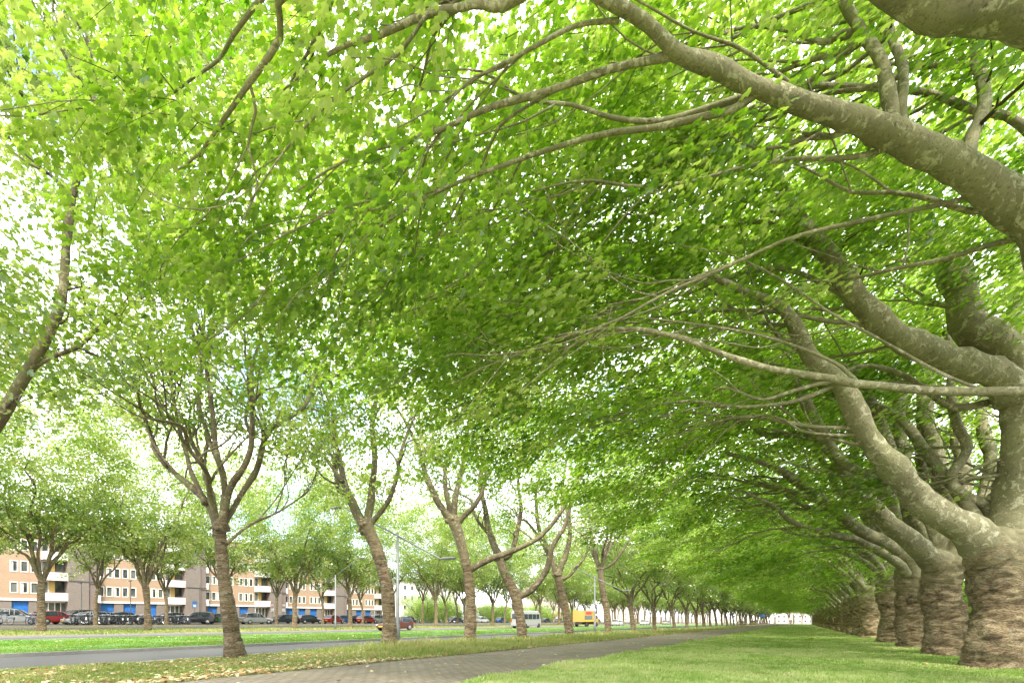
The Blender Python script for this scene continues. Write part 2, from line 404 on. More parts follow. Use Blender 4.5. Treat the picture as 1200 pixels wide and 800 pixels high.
    for s in S:
        d = s - NN[:c]; dist = np.sqrt((d ** 2).sum(1)); out = s[:2] - axis[:2]; on = np.linalg.norm(out) + 1e-6
        inward = (d[:, :2] @ (out / on)) / (dist + .1)
        cost = dist * (1.35 - .55 * inward) + .25 * np.maximum(0, -d[:, 2])
        i = int(np.argmin(cost)); L = dist[i]
        if L > maxlen * 2.2: continue
        q0 = NN[i]; t0 = NTn[i]; dv = (s - q0)
        mid = q0 + dv * .45 + t0 * L * .16 + rng.normal(0, .05 * L, 3)
        r0 = min(NR[i] * .68, .011 + .015 * L); r0 = max(r0, .006)
        dd = dv / (L + 1e-6); dd[2] *= .5; dd[2] -= .12; dd += rng.normal(0, .25, 3) * [1, 1, .4]
        if sweep: dd = dd * (1 - sweep) + np.array([-1, .03, -.16]) * sweep
        dd /= np.linalg.norm(dd)
        end = s + dd * fan * (.75 + .8 * sweep)
        pts = np.array([q0, q0 + (mid - q0) * .55 + rng.normal(0, .02 * L, 3), mid, s, end])
        rr = np.array([r0, r0 * .85, r0 * .7, r0 * .45, .003])
        if twigs: tube(tw, pts, rr, 5 if r0 > .015 else 3)
        NN[c:c + 3] = pts[1:4]; NR[c:c + 3] = rr[1:4]; NTn[c:c + 3] = dd; c += 3
        cen.append(s); dr.append(dd)
    cen = np.array(cen); dr = np.array(dr); M = len(cen)
    if twigs and tw.v: obj('branches', tw.mesh('branches', True), TWIG, root)
    # leaves of every spray: a flattened fan
    t = rng.uniform(-.45, 1.0 + .9 * sweep, (M, per)); w = (rng.normal(0, .42 - .12 * sweep, (M, per)))
    D = dr[:, None]; SD = np.cross(D, [0, 0, 1.]); SD /= np.linalg.norm(SD, axis=2)[..., None] + 1e-9
    UP = np.cross(SD, D)
    sz = rng.uniform(.7, 1.25, (M, 1))
    pos = cen[:, None] + fan * sz[..., None] * (D * t[..., None] + SD * w[..., None]) + UP * rng.normal(0, flat, (M, per, 1)) - np.array([0, 0, .10]) * (w ** 2)[..., None]
    ax = D * (.7 + .8 * sweep) + SD * np.sign(w)[..., None] * rng.uniform(.2, 1, (M, per, 1)) + rng.normal(0, .3, (M, per, 3)) - np.array([0, 0, 1.]) * droop
    nr = np.array([0, 0, 1.]) + rng.normal(0, tilt, (M, per, 3))
    size = leaf * rng.uniform(.55, 1.25, (M, per))
    tone = np.clip(rng.normal(.5, .26, (M, 1)) + rng.normal(0, .17, (M, per)), 0, 1)
    pos = pos.reshape(-1, 3); ax = ax.reshape(-1, 3); nr = nr.reshape(-1, 3); size = size.ravel(); tone = tone.ravel()
    mb = MB(); el = np.array([1.28, .84, 1]) if sweep else np.array([1, 1, 1])
    if camlod > 0:
        dc = np.linalg.norm(pos + base - [0, 0, CAMZ], axis=1); nearm = dc < camlod
        leaves(mb, pos[nearm], ax[nearm], nr[nearm], size[nearm], tone[nearm], L0 * el, L0F)
        leaves(mb, pos[~nearm], ax[~nearm], nr[~nearm], size[~nearm], tone[~nearm], L1 * el, L1F)
    else: leaves(mb, pos, ax, nr, size, tone, L1 * el, L1F)
    obj('crown', mb.mesh('crown', False, True), leafmat, root)
    return root

# --- crown envelopes -------------------------------------------------
UL = [-6.5, -3, 0, 3, 6, 9, 12.5]; LOW = [4.2, 7.2, 8.6, 9.4, 9.1, 8.0, 6.1]; HIGH = [8.0, 11.5, 13.5, 14.2, 13.2, 11, 7.6]
LOWF = [3.4, 5.4, 5.6, 6.0, 6.3, 6.2, 5.2]
def env_right(base, n, rng, seed, vr=4.6, u0=-6.0, u1=12.4, LOW=LOW):
    out = []
    while len(out) < n:
        k = n * 3
        u = rng.uniform(u0, u1, k); v = rng.uniform(-vr, vr, k)
        lo = np.interp(u, UL, LOW) + .05 * v * v * 0 + .9 * vnoise(np.stack([u * .5, v * .5 + base[1] * .5, u * 0 + seed], -1), 5)
        hi = np.interp(u, UL, HIGH) - .12 * v * v * .4
        q = np.where(rng.random(k) < .5, rng.random(k) ** 1.6 * .33, rng.random(k))
        z = lo + (hi - lo) * q
        P = np.stack([base[0] - u, base[1] + v, base[2] + z], -1)
        keep = vnoise(P * .62 + seed * .1, 77) + .6 * vnoise(P * 1.7, 78) > -.55
        keep &= (np.abs(v) < vr * np.sqrt(np.clip(1 - ((u - 3) / 10.5) ** 2, .12, 1)))
        out += list(P[keep])
    return np.array(out[:n])
def env_round(base, n, rng, seed, rx=5.2, zc=10, rz=5.6, lean=(0, 0), thr=-.22, hole=.45):
    out = []
    while len(out) < n:
        d = rng.normal(size=(n * 3, 3)); d /= np.linalg.norm(d, axis=1)[:, None]
        rad = rng.uniform(hole, 1, n * 3) ** .6
        wob = 1 + .22 * vnoise(d * 1.9 + seed, seed)
        P = d * (rad * wob)[:, None] * [rx, rx, rz]
        P[:, 2] = np.where(P[:, 2] < 0, P[:, 2] * .92, P[:, 2])
        P = P + [base[0] + lean[0], base[1] + lean[1], base[2] + zc]
        keep = vnoise(P * .6 + seed * .13, 79) + .6 * vnoise(P * 1.8, 80) > thr
        out += list(P[keep])
    return np.array(out[:n])
def pl(pts, D0, D1, w0, w1, st=1.0, cur=1.0):
    """photo polyline -> world limb; depth runs D0..D1, widths in photo pixels"""
    n = len(pts); t = np.linspace(0, 1, n) ** cur; D = D0 + (D1 - D0) * t
    P = np.array([W(x, y, d) for (x, y), d in zip(pts, D)])
    w = np.linspace(w0, w1, n); return P, w / 2 * D / F / st
def pls(parent, pts, D1, w0, w1, st=1.0):
    n0 = len(pts); q, _ = resample(parent[0], parent[1], .1)
    x, y = pts[0]; rel = q - np.array([0, 0, CAMZ]); d = rel[:, 1] * CY - rel[:, 0] * SY; xc = rel[:, 0] * CY + rel[:, 1] * SY
    e = (HX + F * xc / d - x) ** 2 + (HY - F * rel[:, 2] / d - y) ** 2; i = int(np.argmin(np.where(d > .5, e, 1e12)))
    P, r = pl(pts, float(d[i]), D1, w0, w1, st); P[0] = q[i]; return P, r
def gen_limbs(head, rng, n, kind, r0=.17, H=1.0):
    out = []
    for i in range(n):
        if kind == 'R':
            if i < n * .6: ang = rng.uniform(-48, 48); reach = rng.uniform(8, 12)      # over the path
            else: ang = 180 + rng.uniform(-80, 80); reach = rng.uniform(3, 6)
            el = rng.uniform(.75, 1.25) if i % 2 else rng.uniform(1.1, 1.8)
        else:
            ang = i * 360 / n + rng.uniform(-25, 25); reach = rng.uniform(2.6, 5.0); el = rng.uniform(1.5, 2.4)
        dx, dy = -math.cos(R(ang)), math.sin(R(ang))
        pts = [np.array(head) - [0, 0, .25]]; rr = [r0 * rng.uniform(.85, 1.15)]
        k = 7
        for j in range(1, k + 1):
            s = j / k; hz = reach * s
            zz = reach * el * (s - .42 * s * s) * (1 if kind == 'R' else 1.0) * H
            pts.append(np.array(head) + [dx * hz, dy * hz, zz] + rng.normal(0, .16, 3) * min(1, j / 2))
            rr.append(rr[0] * (1 - s) ** .8 + .018)
        out.append((np.array(pts), np.array(rr)))
    return out

# ------------------------------------------------------------------ RIGHT ROW
LR = -4.0
rpx = {1: 1166, 2: 1104, 3: 1068, 4: 1045, 5: 1020}
ra = {-2: .6, -1: 5.6, 0: 10.9}
for k, x in rpx.items(): ra[k] = AL(x, LR)
a = ra[5]
for k in range(6, 46): a += 5.3; ra[k] = a
def rbase(k): return np.array([-LR, ra[k], float(gz(-LR, ra[k])) + .08])
def rtrunk(b, h=3.3, s=1.0, lean=(0, 0), rng=RNG):
    f = [0, .06, .18, .4, .62, .8, .92, 1.0]; rr = [.64, .59, .555, .54, .545, .56, .585, .42]
    rg = np.random.default_rng(int(b[1] * 10)); off = rg.normal(0, .05, (len(f), 2)); off[-1] = 0; rr = np.array(rr) * rg.uniform(.94, 1.06, len(f))
    return np.array([b + [lean[0] * q + o_[0], lean[1] * q + o_[1], h * q - (.15 if q == 0 else 0)] for q, o_ in zip(f, off)]), rr * s * .93
GR = 'plane trees of the thick-trunked row on the lawn'
def rtree(k, limbs, n, label, per=46, camlod=0, extra=3, h=3.3, s=1.0, sprays=None, **kw):
    rng = np.random.default_rng(100 + k); b = rbase(k)
    s = s * (1.03 if k < 3 else rng.uniform(.98, 1.2)); tr, rd = rtrunk(b, h, s); head = b + [0, 0, h]
    L = list(limbs) + gen_limbs(head, rng, extra, 'R', .125)
    sp = env_right(b, n, rng, k, LOW=LOW if k < 3 else ([(x * .5 + y * .5) for x, y in zip(LOW, LOWF)] if k == 3 else LOWF)) if sprays is None else sprays
    return build_tree('plane_tree', b, tr, rd, L, sp, label, 'tree', GR, per=per, seed=200 + k * 7, camlod=camlod, ridge=.15, bk=84, fuse=.0 if k > 9 else 1.1, vox=.028 if k < 4 else .04, bias=(-1.15, .1, -.06), subup=.10, sub=kw.pop('sub', 5), sublen=3.2, wob=.19, sweep=.78, **kw)

# R-2: stands beside the camera, outside the frame; only its branches reach in
rng = np.random.default_rng(5)
b = rbase(-2); hd = b + [0, 0, 3.4]
L = [(np.array([hd, hd + [-1.5, 1.2, 2.6], hd + [-3.6, 2.6, 4.6], hd + [-6, 4.0, 5.6], W(356, -30, 5.0), W(330, 45, 5.4), W(292, 97, 5.7), W(255, 150, 6.0), W(232, 180, 6.2), W(202, 202, 6.3)]),
      np.array([.2, .17, .14, .10, .042, .033, .027, .021, .015, .009])),
     (np.array([hd, hd + [-1.0, 2.0, 3.0], hd + [-2.9, 3.6, 5.0], W(640, -40, 4.8), W(550, 0, 5.0), W(501, 15, 5.2), W(445, 41, 5.4), W(400, 58, 5.6), W(375, 75, 5.7), W(334, 105, 6.0)]),
      np.array([.2, .17, .14, .07, .038, .034, .029, .024, .018, .009]))]
L += [pls(L[1], [(501, 15), (470, 60), (430, 90), (380, 130), (330, 180), (290, 235)], 6.2, 6, 2, 1.3), pls(L[0], [(292, 97), (300, 130), (290, 170), (300, 215), (280, 260)], 6.3, 5, 2, 1.3)]
rtree(-2, L, 430, 'near plane tree whose slender branches cross the top left of the view', per=76, camlod=16, extra=0, sub=2, leaf=.098)
b = rbase(-1); hd = b + [0, 0, 3.4]
L = [(np.vstack([[hd, hd + [-.2, .1, 1.2]], pl([(1330, 50), (1200, 12), (1119, 8), (1062, -8), (1000, -34), (900, -80)], 4.6, 4.4, 1, 1)[0]]), np.array([.24, .22, .205, .20, .19, .165, .13, .09])),
     (np.array([hd, hd + [-.6, 1.0, 4], hd + [-1.5, 2.4, 7], hd + [-3.5, 3.4, 9]]), np.array([.16, .12, .08, .03]))]
rtree(-1, L, 600, 'near plane tree with one heavy limb across the top right corner of the view', per=76, camlod=16, extra=0, sub=0, leaf=.10)
# R0: trunk just right of the frame, the great limb runs across the upper right
b = rbase(0); hd = b + [0, 0, 3.3]; D = depth(LR, ra[0])
big, bigr = pl([(1303, 500), (1262, 360), (1200, 262), (1149, 214), (1085, 180), (1025, 150), (961, 127), (886, 101), (837, 75), (790, 66), (737, 32), (692, 2), (640, -40)], D, 5.0, 96, 12, 1.25)
bigr = np.array([.48, .42, .36, .30, .26, .215, .165, .145, .135, .11, .09, .075, .045]) * .70
def DB(x): return float(np.interp(x, [640, 692, 790, 886, 1025, 1149, 1303], [5.0, 5.2, 5.6, 5.95, 6.4, 6.8, 7.2]))
BG = (big, bigr)
FL_ = pl([(1303, 500), (1230, 466), (1200, 461), (1100, 456), (1010, 454), (965, 444), (875, 426), (800, 399), (740, 386), (696, 388), (640, 400)], 7.1, 8.2, 17, 3, 1.25)
L = [BG,
     pls(BG, [(725, 24), (670, 35), (600, 75), (560, 95), (520, 120), (470, 150)], 5.7, 9, 2, 1.65),
     pls(BG, [(792, 68), (726, 82), (644, 109), (569, 131), (524, 150), (475, 165), (430, 182), (400, 195), (350, 222)], 6.3, 14, 3, 1.65),
     pls(BG, [(890, 104), (860, 128), (800, 139), (719, 154), (644, 176), (569, 206), (512, 229), (475, 247), (430, 275)], 6.8, 14, 3, 1.65),
     pls(BG, [(1060, 166), (999, 184), (931, 186), (875, 195), (800, 210), (737, 214), (681, 210), (620, 228)], 7.2, 10, 3, 1.65),
     pl([(1290, 240), (1197, 146), (1137, 131), (1077, 109), (1010, 105), (912, 98), (850, 92)], 7.4, 7.6, 11, 4, 1.1),
     pls(BG, [(1160, 225), (1104, 240), (1010, 257), (942, 274), (882, 300), (800, 337), (719, 375), (689, 388), (632, 409), (572, 429), (530, 450)], 8.6, 9, 2, 1.65),
     pls(BG, [(1060, 168), (1047, 142), (1029, 75), (1010, 52), (984, 11), (960, -40)], 6.9, 24, 13, 1.5),
     pls(BG, [(1056, 166), (1055, 97), (1051, 67), (1040, 30), (1050, -30)], 7.4, 18, 12, 1.5),
     pls(BG, [(1128, 204), (1140, 160), (1152, 124), (1143, 56), (1150, -20)], 7.6, 24, 15, 1.5),
     FL_,
     pls(FL_, [(1010, 454), (987, 431), (942, 409), (894, 394), (800, 379), (740, 372)], 8.4, 8, 3, 1.65),
     pls(BG, [(961, 127), (930, 100), (870, 60), (800, 40), (720, -10)], 6.4, 9, 3, 1.65),
     pls(FL_, [(1150, 458), (1090, 430), (1010, 385), (930, 340), (860, 300), (790, 285)], 8.8, 7, 2, 1.65)]
rtree(0, L, 760, 'plane tree whose great knobbly limb sweeps across the upper right of the view', per=74, camlod=16, extra=0, sub=4, leaf=.108)
# R1
b = rbase(1); D = depth(LR, ra[1]); hd = b + [0, 0, 3.3]
L = [pl([(1174, 650), (1190, 590), (1196, 520), (1194, 460), (1186, 430)], D, D - .2, 60, 46, 1.4),
     pl([(1186, 470), (1172, 440), (1122, 424), (1077, 405), (1040, 382), (1010, 356), (987, 322), (969, 295), (942, 262), (912, 210), (882, 172), (849, 142), (810, 110)], D - .2, D - 2.2, 48, 12, 1.4),
     pl([(1190, 455), (1175, 412), (1137, 382), (1122, 330), (1100, 295), (1074, 259), (1040, 215), (1010, 160)], D - .1, D - .6, 56, 18, 1.4),
     pl([(1160, 650), (1138, 622), (1110, 606), (1076, 582), (1050, 553), (1020, 516), (1002, 487), (984, 450), (950, 416), (931, 379), (912, 356), (875, 341), (830, 320)], D - .2, D - 1.6, 50, 9, 1.4),
     pl([(1168, 612), (1155, 592), (1125, 578), (1116, 556), (1136, 522), (1119, 495), (1111, 461), (1118, 420), (1105, 385)], D + .3, D + 1.4, 19, 8, 1.4),
     pl([(1190, 620), (1215, 560), (1218, 480), (1190, 400), (1198, 340), (1180, 270), (1188, 200)], D + .6, D + 1.6, 34, 18, 1.3),
     pl([(1186, 465), (1120, 476), (1060, 440), (1010, 430), (960, 452)], D + .2, D + .4, 12, 4, 1.4)]
A1, A2 = L[1], L[3]
for par, pts, dd in ((A1, [(960, 262), (880, 235), (800, 240), (720, 262), (650, 290), (580, 325), (510, 365)], 9.4), (A1, [(1000, 335), (920, 268), (860, 262), (760, 290), (690, 322), (610, 365), (540, 410)], 9.9),
                     (A1, [(1015, 358), (930, 318), (850, 325), (770, 345), (700, 372), (640, 400), (570, 440)], 10.4), (A1, [(912, 212), (850, 200), (780, 215), (700, 240), (620, 275), (560, 310), (500, 350)], 8.8),
                     (A1, [(1045, 385), (960, 372), (880, 362), (800, 365), (730, 385), (660, 415), (600, 452)], 10.6), (A2, [(984, 450), (930, 470), (870, 478), (810, 470), (750, 478), (690, 500)], 11.2),
                     (A2, [(1010, 500), (940, 500), (880, 490), (820, 500), (760, 520)], 11.6), (A1, [(930, 240), (870, 160), (800, 165), (730, 190), (650, 225), (580, 262)], 8.9)):
    L.append(pls(par, pts, dd, 7, 2.5, 1.3))
rtree(1, L, 760, 'thick ringed plane tree nearest the right edge of the lawn', per=66, camlod=15, extra=2, leaf=.115)
# R2
b = rbase(2); D = depth(LR, ra[2]); hd = b + [0, 0, 3.3]
L = [pl([(1098, 660), (1070, 639), (1024, 597), (994, 556), (965, 510), (939, 461), (905, 430), (860, 405)], D - .2, D - 2, 34, 7, 1.4),
     pl([(1085, 645), (1065, 601), (1057, 537), (1054, 490), (1055, 461), (1059, 424), (1050, 370)], D + .4, D + 1.5, 25, 11, 1.4),
     pl([(1104, 650), (1112, 600), (1098, 540), (1085, 480), (1092, 420), (1080, 360)], D + .3, D + 1.0, 30, 13, 1.4),
     pl([(1100, 650), (1090, 610), (1070, 575), (1040, 520), (1020, 470), (985, 400), (975, 340), (968, 290)], D + .1, D - .6, 30, 9, 1.4)]
L += [pl([(1100, 660), (1122, 620), (1130, 560), (1122, 500), (1132, 440), (1124, 380), (1130, 320)], D + .2, D + 1.6, 24, 11, 1.4), pl([(1108, 655), (1146, 600), (1160, 540), (1150, 480), (1158, 430), (1150, 370)], D + .3, D + 1.2, 22, 10, 1.4),
      pl([(1098, 655), (1088, 610), (1082, 560), (1080, 480), (1078, 430), (1086, 360)], D + .5, D + 2.2, 20, 10, 1.4)]
rtree(2, L, 740, 'second thick ringed plane tree from the right edge, with a forked head', per=56, camlod=13, extra=3, leaf=.13)
b = rbase(3); D = depth(LR, ra[3])
L = [pl([(1066, 668), (1061, 650), (1012, 624), (975, 597), (937, 567), (900, 545), (850, 530)], D - .2, D - 2.5, 26, 6, 1.3),
     pl([(1062, 672), (1050, 657), (1009, 635), (975, 627), (930, 612), (907, 594), (870, 575)], D - .5, D - 3.5, 14, 4, 1.3),
     pl([(1066, 665), (1050, 610), (1030, 560), (1020, 500), (1000, 430)], D + .2, D + .5, 24, 9, 1.3)]
L += [pl([(1066, 665), (1044, 600), (1034, 540), (1042, 470), (1030, 400), (1036, 340)], D + .4, D + 1.4, 18, 9, 1.3), pl([(1066, 665), (1018, 610), (1000, 560), (1004, 500), (990, 440)], D + .1, D + .8, 16, 8, 1.3)]
rtree(3, L, 760, 'third thick plane tree from the right edge, its limb reaching far over the lawn', per=44, extra=4)
for k, nm in ((4, 'fourth'), (5, 'fifth'), (6, 'sixth')):
    rtree(k, [], 740, f'{nm} thick plane tree from the right edge in the row on the lawn', per=46, extra=6, leaf=.145)
protoR = []
for k in (7, 8, 9):
    protoR.append(rtree(k, [], 620, f'{ordinal(k)} thick plane tree from the right edge in the row on the lawn', per=36, leaf=.175, extra=6, parts=False, twigs=True, sub=2))
for k in range(10, 46):
    c = copy_tree(protoR[k % 3]); b = rbase(k); c.location = b
    s = random.uniform(.93, 1.08); c.scale = (s, s * random.choice((-1, 1)), s * random.uniform(.92, 1.08))
    c['label'] = f'{ordinal(k)} thick plane tree from the right edge in the row on the lawn' if k < 21 else 'one of the far thick plane trees merging at the end of the lawn row'

# ------------------------------------------------------------------ LEFT ROW (between path and road)
LL = 13.75
GL = 'plane trees of the row between the path and the road'
lx = [275, 456, 550, 611, 664, 713, 743, 768, 791, 806]
la = [AL(x, LL) for x in lx]
def lbase(a, l=LL): return np.array([-l, a, float(gz(-l, a)) + .08])
def ltree(k, trunk_px, tw, limbs, n, label, extra=3, per=42, camlod=0, zc=10.6, rz=6.6, rx=5.5, seed=0, thr=-.16, hole=.55, lean=(0, 0), D=None, base=None, **kw):
    if base is None: base = lbase(la[k])
    D0 = depth(-base[0], base[1]) if D is None else D
    rng = np.random.default_rng(300 + k + seed)
    tp = np.array([W(x, y, D0) for x, y in trunk_px]); tp[0][2] = base[2] - .15
    if trunk_px[0][0] > 0: base = np.array([tp[0][0], tp[0][1], base[2]])
    rad = np.array(tw) / 2 * D0 / F * .68
    LB = []
    for pts, dd, w0, w1 in limbs: LB.append(pl(pts, D0, D0 + dd, w0 * .74, w1 * .55, 1.0))
    head = tp[-1]
    LB += gen_limbs(head, rng, extra, 'L', rad[-1] * .42)
    sp = env_round([head[0], head[1], base[2]], int(n * 1.25), rng, 40 + k + seed, rx, zc, rz, lean, thr, hole)
    dep = sp[:, 1] * CY - sp[:, 0] * SY; low = sp[:, 2] - base[2] < 13
    if k == -1: sp = sp[~((sp[:, 1] > base[1] + 2.2) & (sp[:, 2] < base[2] + 9.5))]
    if 0 <= k < 6: sp = sp[~((dep < D0 + 1.0) & low & (rng.random(len(sp)) < .9))]; sp = sp[~((sp[:, 2] - base[2] < 8.6) & (rng.random(len(sp)) < .7))]
    return build_tree('plane_tree', base, tp, rad, LB, sp, label, 'tree', GL, LEAF_L, BARK_L, LIMB_L, leaf=kw.pop('leaf', .105), per=int(per * 1.4), seed=500 + k * 3 + seed, camlod=camlod,
                      ridge=.085, bk=48, flat=.2, tilt=.7, droop=.55, fan=.7, fuse=.55 if k < 8 else 0, vox=.022, sub=kw.pop('sub', 7 if k == 0 else 4), subup=.75, sublen=2.9, **kw)
# L0: trunk left of the frame, its limb and crown reach in
base0 = lbase(1.6); D0 = depth(LL, 1.6)
ltree(-1, [(-180, 850), (-150, 700), (-120, 610)], [48, 40, 34],
      [([(-120, 610), (-50, 560), (0, 495), (26, 450), (49, 405), (67, 349), (75, 298), (86, 232), (101, 180), (109, 146), (104, 90), (96, 20)], -.2, 21, 5),
       ([(90, 215), (90, 187), (88, 105), (75, 56), (60, 0)], .4, 7, 3), ([(109, 148), (124, 135), (150, 120), (175, 95)], .3, 8, 3),
       ([(84, 232), (60, 205), (35, 190), (10, 170)], -.3, 6, 3)],
      520, 'near plane tree whose bent limb rises along the left edge of the view', extra=2, camlod=17, zc=10.6, rz=6.6, rx=5.0, D=D0, base=base0, lean=(1.6, .2), per=44)
ltree(0, [(277, 774), (271, 735), (264, 690), (259, 640), (258, 612)], [37, 26, 20, 18, 19],
      [([(256, 628), (248, 600), (225, 572), (190, 540), (172, 500), (158, 450), (140, 415), (112, 368)], .9, 12, 3),
       ([(240, 590), (228, 560), (215, 520), (205, 470), (200, 430), (192, 390)], 1.6, 8, 3),
       ([(259, 618), (264, 590), (264, 565), (252, 520), (246, 470), (238, 420), (222, 370), (215, 310), (205, 250)], -.6, 12, 3),
       ([(264, 580), (258, 545), (243, 510), (232, 470), (238, 410), (240, 350), (236, 290)], .3, 8, 3),
       ([(260, 612), (272, 572), (290, 535), (297, 490), (297, 440), (305, 380), (312, 320), (310, 260)], -.9, 12, 3),
       ([(262, 640), (290, 618), (330, 600), (365, 575)], .8, 5, 2)],
      620, 'first full plane tree left of the path, its trunk leaning over dead leaves', extra=3, camlod=14)
ltree(1, [(456, 760), (456, 722), (452, 680), (440, 640), (428, 612)], [29, 22, 21, 20, 22],
      [([(430, 622), (412, 590), (402, 560), (392, 520), (388, 480), (370, 440)], .8, 14, 4), ([(402, 565), (375, 530), (350, 505), (330, 480)], 1.0, 7, 3),
       ([(430, 615), (436, 570), (440, 540), (436, 490), (446, 440), (440, 380)], -.3, 13, 4),
       ([(432, 618), (452, 590), (465, 560), (470, 530), (485, 490), (500, 460)], -.8, 9, 3)],
      500, 'second plane tree left of the path, beside the tall lamp post', extra=1, camlod=14)
ltree(2, [(550, 755), (552, 715), (548, 670), (540, 635), (530, 606)], [20, 18, 16, 17, 20],
      [([(532, 614), (515, 590), (500, 560), (492, 530), (478, 500), (460, 470)], .6, 12, 4), ([(530, 612), (534, 580), (540, 550), (548, 500), (552, 450)], .3, 11, 3),
       ([(549, 668), (575, 655), (610, 640), (640, 622), (665, 590), (685, 550), (700, 505)], -.6, 10, 4),
       ([(538, 610), (556, 590), (570, 560), (565, 520), (585, 470)], -.8, 9, 3)],
      480, 'third plane tree left of the path, with a low limb stretching right', extra=1, camlod=0)
ltree(3, [(613, 751), (609, 720), (603, 695), (590, 668), (585, 650)], [17, 16, 18, 15, 15],
      [([(586, 655), (576, 630), (570, 600), (562, 560), (566, 520), (556, 470)], .4, 12, 3), ([(603, 702), (625, 688), (640, 668), (648, 640), (665, 610), (675, 560), (690, 520)], -.6, 12, 4),
       ([(586, 655), (600, 645), (610, 600), (608, 560), (622, 500)], -.3, 10, 3)],
      460, 'fourth plane tree left of the path, splitting low into a wide fork', extra=1)
ltree(4, [(669, 748), (663, 715), (657, 690), (653, 670)], [15, 14, 13, 14],
      [([(653, 675), (645, 650), (632, 620), (628, 580), (640, 530)], .4, 10, 3), ([(654, 672), (664, 645), (668, 610), (660, 570), (668, 520)], -.3, 10, 3),
       ([(656, 680), (672, 670), (690, 640), (700, 600)], -.6, 6, 2)],
      440, 'fifth plane tree left of the path, leaning left with a dark ringed trunk', extra=1)
ltree(5, [(713, 746), (711, 715), (706, 690), (703, 665)], [12, 11, 10, 10],
      [([(703, 668), (696, 640), (690, 600), (696, 560)], .3, 7, 2), ([(703, 668), (712, 640), (722, 600), (716, 560)], -.3, 7, 2), ([(704, 668), (722, 655), (738, 630), (750, 590)], -.4, 5, 2)],
      420, 'sixth plane tree left of the path, slim and smoother barked', extra=3)
for k in (6, 7, 8, 9):
    x = lx[k]; D = depth(LL, la[k]); by = HY - F * (float(lbase(la[k])[2]) - CAMZ) / D; h = 2.7 * F / D
    w = .52 * F / D * (1.2 if k == 6 else 1)
    ltree(k, [(x, by), (x - 2, by - h * .5), (x - 5 + (k % 2) * 3, by - h)], [w * 1.2, w, w * 1.05], [], 360, f'{ordinal(k + 1)} plane tree left of the path in the row by the road', extra=6, per=36, leaf=.16, parts=False)
protoL = [o for o in bpy.data.objects if o.get('group') == GL and not o.parent][-4:]
a = la[9]; k = 10
while a < 270:
    a += random.uniform(6.0, 7.6); k += 1
    c = copy_tree(protoL[k % 4]); c.location = lbase(a, LL + random.uniform(-.2, .2)); s = random.uniform(.92, 1.1); c.scale = (s, s, s); c.rotation_euler.z = random.uniform(-.5, .5)
    c['label'] = f'{ordinal(k)} plane tree left of the path in the row by the road' if k < 19 else 'one of the far plane trees merging at the end of the path row'

# ------------------------------------------------------------------ ROWS BEYOND THE ROADS
GM = 'plane trees on the strip beyond the second carriageway'; GP = 'slim trees along the parked cars'
def small_proto(seed, h, rx, zc, rz, r, n, label, group, loc):
    rng = np.random.default_rng(seed); b = np.array(loc, float)
    tr = np.array([b + [0, 0, -.1], b + [.05, 0, h * .3], b + [rng.normal(0, .12), 0, h * .7], b + [rng.normal(0, .2), rng.normal(0, .2), h]])
    L = gen_limbs(tr[-1], rng, 7, 'L', r * .45, 1.3)
    return build_tree('plane_tree', b, tr, np.array([r * 1.35, r, r * .93, r]), L, env_round(b, n, rng, seed, rx, zc, rz, thr=-.2), label, 'tree', group, LEAF_L, BARK_L, LIMB_L,
                      leaf=.175, per=34, seed=seed, ridge=.04, bk=24, flat=.22, tilt=.7, droop=.5, fan=.8, parts=False)
LM, LP = 46, 63.5
mx = [48, 173, 345, 410, 511, 545, 577, 633, 655]
ma = [AL(x, LM) for x in mx]
def mloc(a, l=LM): return (-l, a, float(gz(-l, a)) + .1)
mp = [small_proto(900 + i, 3.6, 5.9, 12.6, 7.4, .23, 620, f'{ordinal(i + 1)} plane tree from the left on the strip beyond the roads', GM, mloc(ma[i])) for i in range(4)]
for i in range(4, len(ma) + 26):
    if i < len(ma): a = ma[i]
    else: a = ma[-1] + (i - len(ma) + 1) * 7.5
    c = copy_tree(mp[i % 4]); c.location = mloc(a); c.rotation_euler.z = random.uniform(0, 6.28); s = random.uniform(.92, 1.12); c.scale = (s, s, s)
    c['label'] = f'{ordinal(i + 1)} plane tree from the left on the strip beyond the roads' if i < 14 else 'one of the far small plane trees beyond the roads'
px = [-40, 112, 195, 262, 324, 378, 425, 459, 495, 523]
pp = None
for i, x in enumerate(px):
    a = AL(x, LP); lc = (-LP, a, float(gz(-LP, a)) + .08)
    lab = f'{ordinal(i + 1)} slim tree from the left along the parked cars'
    if i < 2:
        o = small_proto(950 + i, 3.9, 5.2, 13.8, 8.2, .17, 480, lab, GP, lc); pp = (pp or []) + [o]
    else:
        c = copy_tree(pp[i % 2]); c.location = lc; c.rotation_euler.z = random.uniform(0, 6.28); s = random.uniform(.95, 1.15); c.scale = (s, s, s); c['label'] = lab
for i in range(16):
    a = AL(523, LP) + 9 + i * 9
    c = copy_tree(pp[i % 2]); c.location = (-LP - random.uniform(0, 6), a, float(gz(-LP, a)) + .05); c.rotation_euler.z = random.uniform(0, 6.28); s = random.uniform(1, 1.3); c.scale = (s, s, s)
    c['label'] = 'one of the far slim trees past the end of the apartment block'
# near tree of the strip, left outside the frame, whose crown fills the left edge
for i, a in enumerate((5.0, -1.5)):
    c = copy_tree(mp[i]); c.location = mloc(a); c.rotation_euler.z = 2 + i
    c['label'] = ('plane tree beyond the roads whose low branches enter at the left edge', 'plane tree beyond the roads just outside the left edge')[i]
